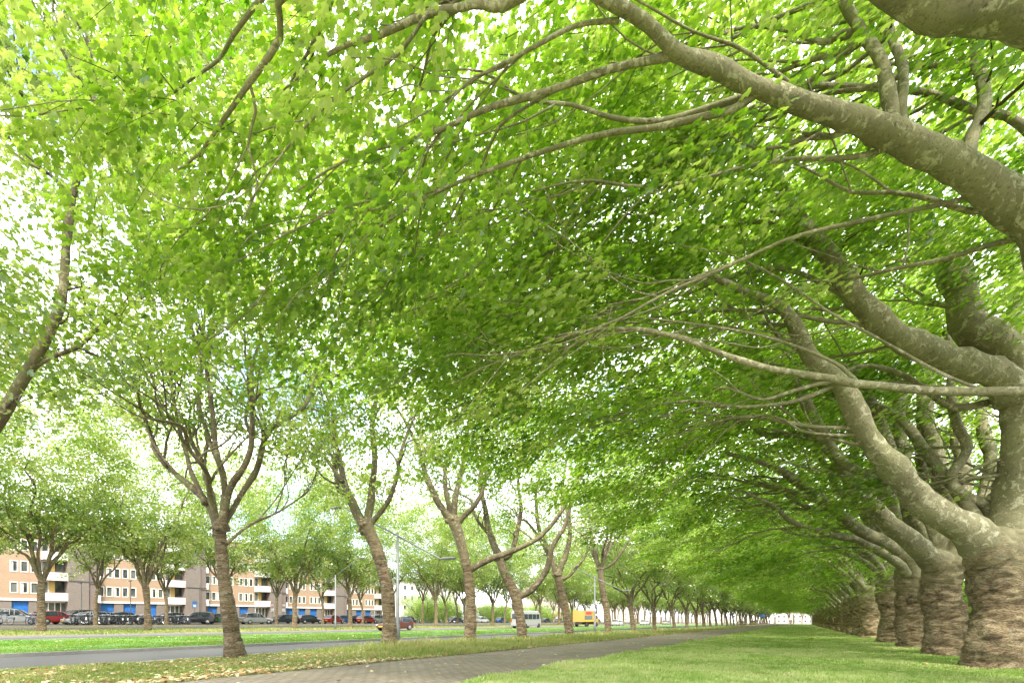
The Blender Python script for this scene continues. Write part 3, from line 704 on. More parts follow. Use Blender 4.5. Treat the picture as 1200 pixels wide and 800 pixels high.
# trees across the far end
for i in range(11):
    l = -26 + i * 6.5 + random.uniform(-1, 1); a = 300 + random.uniform(-10, 14)
    c = copy_tree(mp[i % 4]); c.location = (-l, a, float(gz(-l, a))); c.rotation_euler.z = i; s = random.uniform(.9, 1.25); c.scale = (s, s, s * .95)
    c['label'] = 'one of the trees crossing the far end of the avenue'; c['group'] = 'trees across the far end of the avenue'

# ------------------------------------------------------------------ SHRUBS behind the right row
def shrub(loc, rx, ry, h, seed, label, n=110):
    rng = np.random.default_rng(seed); b = np.array(loc, float)
    d = rng.normal(size=(n, 3)); d /= np.linalg.norm(d, axis=1)[:, None]; d[:, 2] = np.abs(d[:, 2])
    sp = b + d * rng.uniform(.45, 1, (n, 1)) * [rx, ry, h] * (1 + .2 * vnoise(d * 2 + seed, 9))[:, None]
    tr = np.array([b - [0, 0, .1], b + [0, 0, h * .25], b + [0, 0, h * .45]])
    L = gen_limbs(b + [0, 0, .3], rng, 5, 'L', .05, .5)
    return build_tree('shrub', b, tr, np.array([.08, .06, .04]), L, sp, label, 'shrub', 'shrubs behind the thick-trunked row', LEAF_R, BARK_L, LIMB_L, leaf=.12, per=46, seed=seed, ridge=.02, bk=8, flat=.3, tilt=.9, fan=.6, parts=False)
sh = []
for i in range(3):
    a = 17 + i * 4.6; sh.append(shrub((11.2, a, float(gz(11.2, a))), 2.6, 3.0, 4.6, 1200 + i, f'{ordinal(i + 1)} leafy shrub seen between the right-hand trunks', 330))
for i in range(3, 34):
    a = 17 + i * 4.6; c = copy_tree(sh[i % 3]); c.location = (11.2 + random.uniform(-.5, .8), a, float(gz(11.2, a))); c.rotation_euler.z = random.uniform(0, 6.28)
    s = random.uniform(.85, 1.2); c.scale = (s, s, s); c['label'] = 'one of the leafy shrubs hidden behind the thick trunks further down the row'

for i in range(12):
    l = 78 + (i % 3) * 2.5; a = 88 + i * 9.5; c = copy_tree(sh[i % 3]); c.location = (-l, a, float(gz(-l, a)) + .05); c.rotation_euler.z = i * 1.3; sc_ = random.uniform(1.0, 1.5); c.scale = (sc_, sc_, sc_)
    c['label'] = f'{ordinal(i + 1)} green bush past the right end of the orange apartment block'; c['group'] = 'bushes beyond the apartment block'
# ------------------------------------------------------------------ GRASS, LITTER
def blades(name, l0, l1, n, h0, h1, mat, dmin, dmax, tall=None, seed=0, w=.010):
    rng = np.random.default_rng(seed)
    d = dmin * (dmax / dmin) ** rng.random(n * 3); x = rng.uniform(-60, 1260, n * 3); t = (x - HX) / F
    X = d * t * CY - d * SY; Y = d * t * SY + d * CY; l = -X
    k = (l > l0) & (l < l1); X, Y, l, d = X[k][:n], Y[k][:n], l[k][:n], d[k][:n]; m = len(X)
    cl = vnoise(np.stack([X * 1.2, Y * 1.2, X * 0], -1), 8); cl2 = vnoise(np.stack([X * .35, Y * .35, X * 0], -1), 9)
    h = (h0 + (h1 - h0) * rng.random(m)) * (1 + .45 * cl + .35 * cl2)
    if tall is not None: h = h * tall(l, X, Y)
    z = gz(X, Y) + .09
    a = rng.uniform(0, 6.28, m); ww = w * np.clip(d / 9, 1, 5)
    wx, wy = np.cos(a) * ww, np.sin(a) * ww
    b = rng.uniform(0, 6.28, m); ln = h * rng.uniform(.15, .7, m); lx_, ly_ = np.cos(b) * ln + h * .18, np.sin(b) * ln
    P = np.stack([X, Y, z], -1)
    v = np.stack([P + np.stack([wx, wy, wx * 0], -1), P - np.stack([wx, wy, wx * 0], -1),
                  P + np.stack([lx_ * .4 - wx * .6, ly_ * .4 - wy * .6, h * .6], -1), P + np.stack([lx_ * .4 + wx * .6, ly_ * .4 + wy * .6, h * .6], -1),
                  P + np.stack([lx_, ly_, h], -1)], 1)
    i = np.arange(m)[:, None] * 5
    mb = MB(); tone = np.repeat(np.clip(.5 + .25 * rng.normal(size=m) + .2 * cl2, 0, 1), 5)
    mb.add(v.reshape(-1, 3), np.hstack([i, i + 1, i + 2, i + 3]), tone); mb.f.append(np.hstack([i + 3, i + 2, i + 4]))
    return obj(name, mb.mesh(name, False, True), mat, kind='stuff', label=None) if False else obj(name, mb.mesh(name, False, True), mat, kind='stuff')
o = blades('grass', -8, 5.0, 330000, .04, .085, G_LAWN_B, 7.5, 110, seed=1, tall=lambda l, X, Y: 1 + .5 * (np.abs(l - 4.9) < .3) * (vnoise(np.stack([X, Y, X * 0], -1) * 1.1, 3) > -.1))
o['label'] = 'soft pale grass of the wide lawn under the thick trees'; o['category'] = 'grass'
def vt(l, X, Y):
    far = np.clip((Y - 8.5) / 4, .0, 1)
    return .5 + far * .75 + 1.1 * far * (l > 12.6)
o = blades('grass', 9.25, 14.2, 150000, .05, .13, G_DRY_B, 8, 110, tall=vt, seed=2)
o['label'] = 'tufty half-dry grass between the brick path and the road'; o['category'] = 'grass'
o = blades('grass', 20.45, 32.8, 90000, .03, .07, G_MED_B, 14, 120, seed=3)
o['label'] = 'short bright green grass of the median between the carriageways'; o['category'] = 'grass'
o = blades('grass', 38.65, 50, 70000, .06, .16, G_DRY_B, 24, 160, seed=4, w=.012)
o['label'] = 'long unmown grass on the strip beyond the second carriageway'; o['category'] = 'grass'
# fallen leaves
def litter(name, gen, n, seed, sz=(.05, .11)):
    rng = np.random.default_rng(seed); X, Y = gen(rng, n); n = len(X)
    P = np.stack([X, Y, gz(X, Y) + .115 + rng.random(n) * .03], -1)
    ax = np.stack([rng.normal(size=n), rng.normal(size=n), rng.normal(size=n) * .25], -1)
    nr = np.stack([rng.normal(0, .35, n), rng.normal(0, .35, n), np.ones(n)], -1)
    mb = MB(); S = L0 * [1, 1, 2.2]
    leaves(mb, P, ax, nr, rng.uniform(*sz, n), rng.random(n), S, L0F); return mb
t = NT('dead_leaves'); at = t.n('Attribute', attribute_name='tone').outputs['Fac']
DEAD = t.princ(t.ramp(at, [(0, (.20, .085, .035)), (.25, (.36, .19, .08)), (.5, (.42, .32, .16)), (.75, (.50, .45, .28)), (1, (.26, .27, .10))]), .8)
def g1(rng, n):
    a = 2 + 60 * rng.random(n) ** 1.8; l = 9.33 + np.abs(rng.normal(0, .42, n)) - .12 * rng.random(n); return -l, a
def g2(rng, n):
    a = rng.uniform(-1, 13.5, n); l = rng.uniform(9.3, 14.1, n) - 0; k = rng.random(n) < np.clip(1.2 - np.abs(a - 6) / 8, 0.1, 1); return -l[k], a[k]
def g3(rng, n):
    a = 3 + 50 * rng.random(n); l = rng.uniform(5.1, 9.3, n); return -l, a
def g5(rng, n):
    k = rng.integers(-1, 14, n); r_ = np.abs(rng.normal(0, 1.0, n)) + .3; a_ = rng.uniform(0, 6.28, n); ya = np.array([ra[int(q)] for q in k]); return -LR + r_ * np.cos(a_), ya + r_ * np.sin(a_)
def g6(rng, n):
    a = 6 + 50 * rng.random(n) ** 1.5; l = rng.uniform(-7, 4.9, n); return -l, a
def g4(rng, n):
    a = rng.uniform(-2, 60, n); l = rng.uniform(21, 32.5, n); return -l, a
mb = litter('x', g1, 3000, 1)
for g, n, s in ((g2, 1700, 2), (g3, 170, 3), (g4, 500, 4), (g5, 1500, 5), (g6, 500, 6)):
    m2 = litter('x', g, n, s); mb.f += [f + mb.n for f in m2.f]; mb.v += m2.v; mb.t += m2.t; mb.n += m2.n
o = obj('fallen_leaves', mb.mesh('fallen_leaves', False, True), DEAD, kind='stuff')
o['label'] = 'brown and straw coloured fallen leaves along the path edge'; o['category'] = 'leaves'

exec_marker = 0
# ------------------------------------------------------------------ BUILDING
def brick(name, c1, c2, mort, w=.22, h=.07):
    t = NT(name); tc = t.n('TexCoord'); sp = t.n('SeparateXYZ', {0: tc.outputs['Object']})
    s = t.n('Math', {0: sp.outputs[0], 1: sp.outputs[1]}, operation='ADD').outputs[0]
    cb = t.n('CombineXYZ', {0: s, 1: sp.outputs[2]})
    br = t.n('TexBrick', {'Vector': cb.outputs[0], 'Scale': 1.0, 'Mortar Size': .008, 'Brick Width': w, 'Row Height': h, 'Color1': (*c1, 1), 'Color2': (*c2, 1), 'Mortar': (*mort, 1)})
    n = t.noise(t.coords(), .5, 5, .6); c = t.mix(.5, br.outputs['Color'], t.ramp(n, [(.3, (.72, .72, .72)), (.7, (1, 1, 1))]), 'MULTIPLY')
    return t.princ(c, .9)
BR_ORANGE = brick('brick_sand_orange', (.30, .195, .115), (.345, .23, .14), (.32, .26, .19))
BR_BROWN = brick('brick_brown', (.15, .12, .098), (.19, .155, .13), (.185, .17, .15))
BR_BROWN2 = brick('brick_dark_brown', (.15, .11, .092), (.19, .14, .12), (.17, .155, .14))
WHITE = plain('white_paint', (.62, .61, .58), .6, var=.05); CREAM = plain('cream_render', (.44, .40, .33), .8, var=.06)
BLUE = plain('blue_garage_paint', (.018, .115, .36), .45, var=.08)
def glass_mat(name, dark, light):
    t = NT(name); n = t.noise(t.coords((1, 1, .4)), .9, 3)
    return t.princ(t.ramp(n, [(.4, dark), (.62, light)], 'LINEAR'), .08, Specular_dummy=0) if False else t.princ(t.ramp(n, [(.42, dark), (.62, light)]), .1)
GLASS = glass_mat('window_glass', (.03, .035, .035), (.13, .14, .12))
CURT = plain('net_curtain', (.55, .53, .46), .9)
YELLOW_W = plain('yellow_panel', (.62, .42, .14), .7)
LB = 86.0; MOD = 14.5; FL = 2.72
GB = 'sections of the long orange brick apartment block'
def section(T, first):
    """local x along the avenue (world +Y), local y to the avenue, built on an empty at the section's tower start"""
    z = float(gz(-LB, T)) + .48
    root = thing('apartment_building', (-LB, T, z), 'x', 'building', GB); root.rotation_euler.z = R(90)
    # local: +x = avenue direction, -y = towards the avenue (world +X)
    zg = 2.45 ; ztop = zg + 4 * FL + .35
    x0, x1 = 3.0, MOD                     # facade behind, tower 0..3
    # windows rows in local x
    wx = [3.9, 4.9, 5.8, 6.8, 7.8, 9.5, 10.45, 11.4]
    ww, wh = .66, 1.34
    mb = MB(); y0, y1 = 0.0, 9.0
    fa = x0 + .6; fb = 12.05
    # facade with real openings: piers and spandrels
    for f in range(4):
        zb = zg + f * FL; s0 = zb + .88; s1 = s0 + wh
        mb.box(fa, fb, 0, .30, zb + (.16 if f == 0 else 0), s0); mb.box(fa, fb, 0, .30, s1, zb + FL)
        e = [fa] + [q for w_ in wx for q in (w_ - ww / 2, w_ + ww / 2)] + [fb]
        for i in range(0, len(e), 2): mb.box(e[i], e[i + 1], 0, .30, s0, s1)
    mb.box(fa, MOD, .32, 9.0, zg, ztop - .01)
    obj('wall', mb, BR_ORANGE, root)
    mb = MB(); mb.box(x0, MOD, .62, 9.0, -1.1, zg - .002)
    for q0, q1 in ((x0, 3.9), (5.5, 6.6), (8.2, 9.3), (10.9, 12.0)): mb.box(q0, q1, .05, .60, -1.1, zg)
    obj('ground_floor_wall', mb, BR_BROWN, root)
    mb = MB(); mb.box(fa - .3, fb + .05, -.06, .05, zg - .12, zg + .16); mb.box(fa - .6, MOD + .02, -.15, 9.2, ztop, ztop + .25)
    obj('cornice', mb, WHITE, root)
    for q0, q1 in ((3.9, 5.5), (6.6, 8.2), (9.3, 10.9)):
        mb = MB(); mb.box(q0, q1, .30, .36, -1.1, zg - .15)
        for k in range(5): mb.box(q0 + .03, q1 - .03, .28, .30, -.5 + k * .56, -.5 + k * .56 + .5)
        obj('garage_door', mb, BLUE, root)
    for f in range(4):
        s0 = zg + f * FL + .88
        for i, w_ in enumerate(wx):
            mb = MB(); a0, a1 = w_ - ww / 2, w_ + ww / 2; t_ = .05
            mb.box(a0 - .055, a1 + .055, -.035, .05, s0 - .055, s0 + t_); mb.box(a0 - .055, a1 + .055, -.035, .05, s0 + wh - t_, s0 + wh + .055)
            mb.box(a0 - .055, a0 + t_, -.035, .05, s0 + t_, s0 + wh - t_); mb.box(a1 - t_, a1 + .055, -.035, .05, s0 + t_, s0 + wh - t_)
            wn = obj('window', mb, WHITE, root)
            mb = MB(); mb.box(a0, a1, .07, .09, s0, s0 + wh); obj('pane', mb, GLASS, wn)
            if (i * 7 + f * 3 + int(T)) % 4 == 0:
                mb = MB(); mb.box(a0 + .02, a0 + .28, .055, .065, s0 + .05, s0 + wh - .05); obj('curtain', mb, CURT, wn)
    # balconies before the next tower
    for f in range(-1, 4):
        zb = zg + f * FL
        mb = MB()
        if f >= 0:
            mb.box(12.05, MOD, -1.0, -.88, zb - .1, zb + .95); mb.box(12.05, 12.15, -.88, .3, zb - .1, zb + .95); mb.box(12.15, MOD, -.88, .3, zb - .1, zb + .05)
            o = obj('balcony', mb, WHITE, root)
            mb = MB(); mb.box(12.05, MOD, -1.0, -.95, zb + 1.02, zb + 1.07); obj('handrail', mb, plain('rail_brown', (.2, .08, .05)), o)
            mb = MB(); mb.box(12.1, 12.9, .20, .30, zb + .06, zb + FL - .12); obj('balcony_door', mb, WHITE, root)
            mb = MB(); mb.box(12.25, 12.75, .17, .19, zb + .3, zb + FL - .35); obj('pane', mb, GLASS, root)
            mb = MB(); mb.box(12.9, 13.5, .22, .30, zb + .06, zb + FL - .12); obj('panel', mb, YELLOW_W, root)
            mb = MB(); mb.box(13.5, MOD - .05, .20, .30, zb + .3, zb + FL - .2); obj('window', mb, GLASS, root)
        else:
            for q in (12.15, 12.75, 13.4, 14.0): mb.box(q, q + .08, .0, .10, -1.1, zg - .1)
            mb.box(12.1, MOD, .0, .10, zg - .35, zg - .1); o = obj('entrance', mb, WHITE, root)
            mb = MB(); mb.box(12.1, MOD, .12, .16, -1.1, zg - .1); obj('pane', mb, GLASS, o)
    # stair tower
    mb = MB(); mb.box(0, 2.15, -1.3, 9.1, -1.3, ztop + .9); obj('stair_tower', mb, BR_BROWN, root)
    mb = MB(); mb.box(2.152, 3.02, -1.15, 9.05, -1.3, ztop + .6); obj('stair_tower', mb, BR_BROWN2, root)
    mb = MB(); mb.box(-.03, 3.05, -1.34, -1.305, zg + FL - .05, zg + FL + .10); obj('joint_band', mb, plain('dark_steel', (.05, .05, .05)), root)
    for f in range(4):
        zb = zg + f * FL; mb = MB(); mb.box(3.03, 3.6, -.9, .3, zb - .1, zb + .95); obj('balcony', mb, WHITE, root)
    return root
T0 = 10.7
s0 = section(T0, True)
names = ['leftmost section of the orange brick apartment block with blue garage doors', 'second section from the left of the orange brick apartment block',
         'third section of the orange brick block, behind the green car', 'fourth section of the orange brick block, behind the red car', 'last section of the orange brick apartment block, farthest right']
s0['label'] = names[0]
for i in range(1, 5):
    c = copy_tree(s0); T = T0 + MOD * i; c.location = (-LB, T, float(gz(-LB, T)) + .48); c['label'] = names[i]
c = copy_tree(s0); c.location = (-LB, T0 - MOD, float(gz(-LB, T0 - MOD)) + .48); c['label'] = 'section of the orange brick block cut off by the left edge'
# end wall of the last section
def pale_block(x, a, w, d, h, fl, label, wall, rz=90, stripe=None, group=None, cols=None):
    z = float(gz(x, a)); root = thing('apartment_building' if h > 7 else 'low_building', (x, a, z - .3), label, 'building', group); root.rotation_euler.z = R(rz)
    mb = MB(); mb.box(0, w, 0, d, 0, h); obj('wall', mb, wall, root)
    mb = MB(); mb.box(-.2, w + .2, -.25, d + .2, h, h + .3); obj('roof', mb, plain('roof_grey', (.3, .3, .3)), root)
    nf = int(h / fl); n = cols or int(w / 2.4)
    for f in range(nf):
        for i in range(n):
            q = (i + .5) * w / n; mb = MB(); mb.box(q - .62, q + .62, -.05, -.003, f * fl + 1.0, f * fl + 2.3); wn = obj('window', mb, WHITE, root)
            mb = MB(); mb.box(q - .5, q + .5, -.07, -.052, f * fl + 1.1, f * fl + 2.2); obj('pane', mb, GLASS, wn)
    if stripe:
        mb = MB(); mb.box(-.1, w + .1, -.6, -.08, stripe[0], stripe[1]); obj('canopy', mb, stripe[2], root)
    return root
REDB = plain('red_brown_cladding', (.30, .10, .06), .7)
PALE = plain('pale_render', (.46, .43, .40), .8, var=.05); PALE2 = plain('pale_pink_render', (.42, .33, .29), .8, var=.06)
pale_block(-96, 100, 26, 12, 12, 2.8, 'pale block behind trees right of the orange apartment block', PALE, cols=9)
pale_block(-88, 138, 44, 14, 5.2, 2.6, 'low white hall with a red-brown band beyond the parked cars', PALE, stripe=(2.2, 3.4, REDB), cols=10)
pale_block(-100, 190, 40, 12, 13, 2.8, 'pinkish apartment block far down the avenue on the left', PALE2, cols=12)
pale_block(-80, 244, 46, 12, 11, 2.8, 'distant cream apartment block behind the far trees', CREAM, cols=12)
for i, (x, w, h, m, lab) in enumerate(((-70, 26, 12, PALE, 'far white block left of the avenue end'), (-40, 24, 9, WHITE, 'far bright white block beyond the path end'),
                                      (-14, 20, 11, PALE2, 'far pinkish block beyond the lawn end'), (8, 22, 10, CREAM, 'far cream block behind the last thick trees'), (34, 30, 12, PALE, 'far pale block behind the right row'))):
    pale_block(x, 345 + i * 2, w, 10, h, 2.8, lab, m, rz=0, cols=7, group='buildings closing the avenue')

# ------------------------------------------------------------------ CARS
RUB = plain('tyre_rubber', (.025, .025, .025), .8); ALU = plain('alloy', (.5, .5, .5), .35, .8); CGL = plain('car_glass', (.03, .04, .045), .08, var=.3)
HL = plain('headlamp', (.75, .75, .72), .15); TLm = plain('tail_lamp', (.45, .02, .02), .25); PLT = plain('yellow_plate', (.7, .5, .03), .5, var=.02); DARKP = plain('dark_plastic', (.03, .03, .03), .6)
def paint(name, c): return plain(name, c, .28, .1, .03, **{'Coat Weight': .6, 'Coat Roughness': .1})
PA = {'silver': paint('car_silver', (.30, .30, .29)), 'red': paint('car_red', (.30, .012, .012)), 'black': paint('car_black', (.02, .02, .023)), 'green': paint('car_green', (.01, .11, .05)),
      'maroon': paint('car_maroon', (.09, .03, .025)), 'blue': paint('car_blue', (.03, .12, .38)), 'navy': paint('car_navy', (.025, .035, .06)), 'white': paint('car_white', (.5, .5, .5)), 'grey': paint('car_grey', (.07, .075, .075)), 'yellow': paint('truck_yellow', (.42, .27, .06))}
def loft(sec):
    """sec: list of (x, [(y,z)...]) half sections from bottom to top, mirrored"""
    v = []; f = []; k = None
    for x, pts in sec:
        full = [(x, -y, z) for y, z in pts] + [(x, y, z) for y, z in reversed(pts)]; k = len(full); v += full
    n = len(sec)
    for i in range(n - 1):
        for j in range(k): j2 = (j + 1) % k; f.append((i * k + j, (i + 1) * k + j, (i + 1) * k + j2, i * k + j2))
    f.append(tuple(range(k))); f.append(tuple(reversed([(n - 1) * k + j for j in range(k)])))
    return v, f
def car_parts(kind):
    L = {'hatch': 4.1, 'estate': 4.5, 'mpv': 4.3}[kind]; Hh = {'hatch': 1.46, 'estate': 1.44, 'mpv': 1.62}[kind]; h = L / 2
    belt = .93 if kind != 'mpv' else 1.0
    def s(x, w, zb, zt, c=.07): return (x, [(w * .9, zb), (w, zb + .12), (w, (zb + zt) * .55), (w * .97, zt - c), (w * .86, zt)])
    body = [s(-h, .72, .38, belt - .06), s(-h + .12, .82, .24, belt + .01), s(-h + .6, .87, .2, belt + .02), s(-.2, .88, .2, belt), s(h - 1.35, .87, .2, belt - .03), s(h - .7, .85, .21, belt - .16), s(h - .2, .79, .24, belt - .27), s(h, .66, .36, belt - .40)]
    rb = -h + (.18 if kind != 'estate' else .12); re = rb + .33; rf = h - 2.15; rw = h - 1.25
    def g(x, z, w=.80): return (x, [(w + .03, belt - .03), (w - .03 * (z - belt) * 3, belt + (z - belt) * .5), (w - .17 * (z - belt) / .5, z - .02), (w * .5, z)])
    cab = [g(rb, belt + .02), g(re, Hh - .08), g(re + .7, Hh), g(rf - .3, Hh), g(rf + .25, Hh - .09), g(rw, belt + .0)]
    roof = [(x, [(y + .012, zz + .004) for y, zz in pts[2:]]) for x, pts in cab[1:5]]
    roof = [(x, [(pts[0][0], pts[0][1] - .05), pts[0], (pts[1][0], pts[1][1] + .012)]) for x, pts in roof]
    return L, Hh, belt, body, cab, roof, (rb, re, rf, rw)
CARS = {}
def make_car(kind, color, loc, rz, label, group='cars parked along the apartment block'):
    L, Hh, belt, body, cab, roof, (rb, re, rf, rw) = car_parts(kind); h = L / 2
    root = thing('parked_car', loc, label, 'car', group, rz)
    key = kind
    if key not in CARS:
        d = {}
        v, f = loft(body); m = MB().add(v, f); d['body'] = m.mesh('body', False)
        v, f = loft(cab); d['glass'] = MB().add(v, f).mesh('windows')
        m = MB(); v, f = loft(roof); m.add(v, f)
        for sy in (-1, 1):
            for xx, lean in ((re + .02, -.28), (-.25, .0), (rf + .1, .0)):
                p0 = np.array([xx + lean, sy * .825, belt]); p1 = np.array([xx, sy * .69, Hh - .07]); tube(m, np.array([p0, (p0 + p1) / 2 + [0, sy * .02, 0], p1]), np.array([.035] * 3), 5)
            p0 = np.array([rw, sy * .80, belt]); p1 = np.array([rf + .25, sy * .68, Hh - .09]); tube(m, np.array([p0, (p0 + p1) / 2, p1]), np.array([.035] * 3), 5)
        d['roof'] = m.mesh('roof')
        m = MB(); a = np.linspace(0, 2 * math.pi, 20, endpoint=False)
        tube(m, np.array([(0, -.1, 0), (0, -.09, 0), (0, 0, 0), (0, .09, 0), (0, .1, 0)]), np.array([.24, .31, .32, .31, .24]), 20); d['tyre'] = m.mesh('tyre')
        m = MB(); tube(m, np.array([(0, -.108, 0), (0, .108, 0)]), np.array([.19, .19]), 14); d['rim'] = m.mesh('rim')
        m = MB().box(-.05, .05, -.15, .15, -.07, .07); d['lamp'] = m.mesh('lamp')
        m = MB().box(-.02, .02, -.26, .26, -.055, .055); d['plate'] = m.mesh('plate')
        m = MB().box(-.12, .12, -.09, .09, -.06, .07); d['mirror'] = m.mesh('mirror')
        CARS[key] = d
    d = CARS[key]
    def part(nm, me, mat, par=root, loc=(0, 0, 0)):
        o = bpy.data.objects.new(nm, me); C.objects.link(o); o.parent = par; o.location = loc
        if not len(me.materials): me.materials.append(None)
        o.material_slots[0].link = 'OBJECT'; o.material_slots[0].material = mat; return o
    pm = PA[color]
    part('body', d['body'], pm); part('windows', d['glass'], CGL); part('roof', d['roof'], pm)
    for sx in (-h + .78, h - .78):
        for sy in (-.80, .80):
            w = part('wheel', d['tyre'], RUB, root, (sx, sy, .32)); part('rim', d['rim'], ALU, w, (0, .004 * (1 if sy > 0 else -1), 0))
    for sy in (-.62, .62):
        part('headlight', d['lamp'], HL, root, (h - .16, sy * .98, belt - .36)); part('tail_light', d['lamp'], TLm, root, (-h + .06, sy * 1.08, belt - .12)); 
    for sy in (-.93, .93): part('mirror', d['mirror'], pm, root, (rw - .25, sy, belt + .05))
    part('number_plate', d['plate'], PLT, root, (-h - .012, 0, .55)); part('number_plate', d['plate'], PLT, root, (h + .005, 0, .45))
    return root
def lcar(px, l, kind, color, ang, label, zo=.02, **kw):
    a = AL(px, l); return make_car(kind, color, (-l, a, float(gz(-l, a)) + zo), ang, label, **kw)
A = R(90)
lcar(18, 69.5, 'mpv', 'silver', A - .45, 'silver hatchback leftmost in front of the blue doors, front turned to the road')
lcar(66, 69.5, 'hatch', 'red', A + .2, 'dark red car just right of the first tree beyond the roads')
lcar(88, 70.0, 'mpv', 'black', A + 3.4, 'black van-like car right behind the first brown stair tower')
lcar(101, 68.0, 'hatch', 'silver', A + 3.3, 'silver car between the black car and the dense row of bicycles')
lcar(123, 70.0, 'estate', 'silver', A + .1, 'silver estate half hidden behind parked bicycles')
lcar(150, 70.0, 'hatch', 'grey', A, 'grey car hidden behind the middle of the bicycle row')
lcar(196, 70.0, 'hatch', 'navy', A + 3.14, 'dark car behind the right end of the bicycle row')
lcar(232, 68.5, 'mpv', 'black', -A - .75, 'black estate left of the green car')
lcar(253, 68.5, 'hatch', 'green', -A - .7, 'small bottle green car left of the leaning trunk')
lcar(300, 67.1, 'mpv', 'silver', A, 'silver people carrier standing alone right of the leaning trunk')
lcar(331, 69.0, 'estate', 'navy', A + 3.14, 'dark navy estate right of the silver people carrier')
lcar(362, 68.5, 'estate', 'black', A + .05, 'black estate between two slim trunks')
lcar(391, 68.5, 'hatch', 'red', A + .3, 'bright red car nearest the small lamp post')
lcar(404, 70.5, 'estate', 'blue', A + .1, 'blue car just right of the bright red one')
lcar(418, 70.5, 'hatch', 'black', A, 'black car between the blue and the second red car')
lcar(430, 68.5, 'hatch', 'red', A + .1, 'second red car, farther right along the block')
lcar(444, 69.0, 'mpv', 'silver', A, 'silver car left of the second path-side trunk')
lcar(479, 69.5, 'hatch', 'grey', A, 'grey car right of the tall lamp post')
lcar(535, 69.5, 'estate', 'navy', A, 'navy car left of the third path-side trunk')
lcar(565, 70.5, 'mpv', 'white', A, 'white car right of the third path-side trunk')
lcar(588, 72.5, 'hatch', 'blue', A, 'small blue car in front of the low white hall')
for i, (x, c, k) in enumerate(((612, 'white', 'mpv'), (640, 'grey', 'estate'), (655, 'silver', 'hatch'), (700, 'grey', 'hatch'))):
    lcar(x, 70.5, k, c, A, ['white car seen behind the silver minibus', 'grey car between the fourth and fifth path-side trunks', 'silver car behind the fifth path-side trunk', 'grey car behind the yellow truck'][i])
# moving traffic on the second carriageway
GT = 'vehicles driving on the second carriageway'
lcar(724, 36.5, 'estate', 'white', A, 'white car driving left of the seventh path-side trunk', group=GT)
lcar(756, 36.5, 'hatch', 'white', A, 'white hatchback driving between the seventh and eighth path-side trunks', group=GT)
lcar(781, 36.5, 'estate', 'silver', A, 'silver car driving farthest down the second carriageway', group=GT)
lcar(463, 36.8, 'hatch', 'maroon', A + 3.14, 'dark red car passing behind the tall lamp post', group=GT)

def minibus(px, l, label):
    a = AL(px, l); root = thing('minibus', (-l, a, float(gz(-l, a))), label, 'minibus', None, A); root['group'] = GT
    def s(x, w, z0, z1): return (x, [(w * .95, z0), (w, z0 + .2), (w, z1 * .7), (w * .93, z1 - .12), (w * .75, z1)])
    v, f = loft([s(-3.0, .95, .4, 2.45), s(-2.9, 1.02, .3, 2.58), s(2.0, 1.02, .3, 2.6), s(2.5, .98, .3, 2.35), s(3.0, .93, .35, 1.35), s(3.15, .8, .45, 1.1)])
    obj('body', MB().add(v, f), PA['silver'], root)
    for sy in (-1, 1):
        for q0, q1 in ((-2.6, -1.4), (-1.25, -.05), (.1, 1.15), (1.3, 2.2)):
            y = sorted((sy * 1.015, sy * 1.045)); obj('window', MB().box(q0, q1, y[0], y[1], 1.35, 2.1), CGL, root)
        for x in (-2.0, 2.1):
            m = MB(); tube(m, np.array([(x, sy * .85, .36), (x, sy * 1.05, .36)]), np.array([.36, .36]), 20); w = obj('wheel', m, RUB, root)
            m = MB(); tube(m, np.array([(x, sy * .95, .36), (x, sy * 1.06, .36)]), np.array([.2, .2]), 14); obj('rim', m, ALU, w)
        obj('headlight', MB().box(3.06, 3.14, sy * .6 - .15, sy * .6 + .15, .75, .95), HL, root); obj('tail_light', MB().box(-3.04, -2.98, sy * .85 - .08, sy * .85 + .08, 1.0, 1.5), TLm, root)
    m = MB().add([(2.56, -.85, 2.2), (2.56, .85, 2.2), (3.03, .85, 1.4), (3.03, -.85, 1.4)], [(0, 1, 2, 3)]); obj('windscreen', m, CGL, root)
    obj('rear_window', MB().box(-3.03, -2.96, -.75, .75, 1.4, 2.15), CGL, root)
minibus(617, 35.8, 'silver minibus driving behind the fourth path-side trunk')
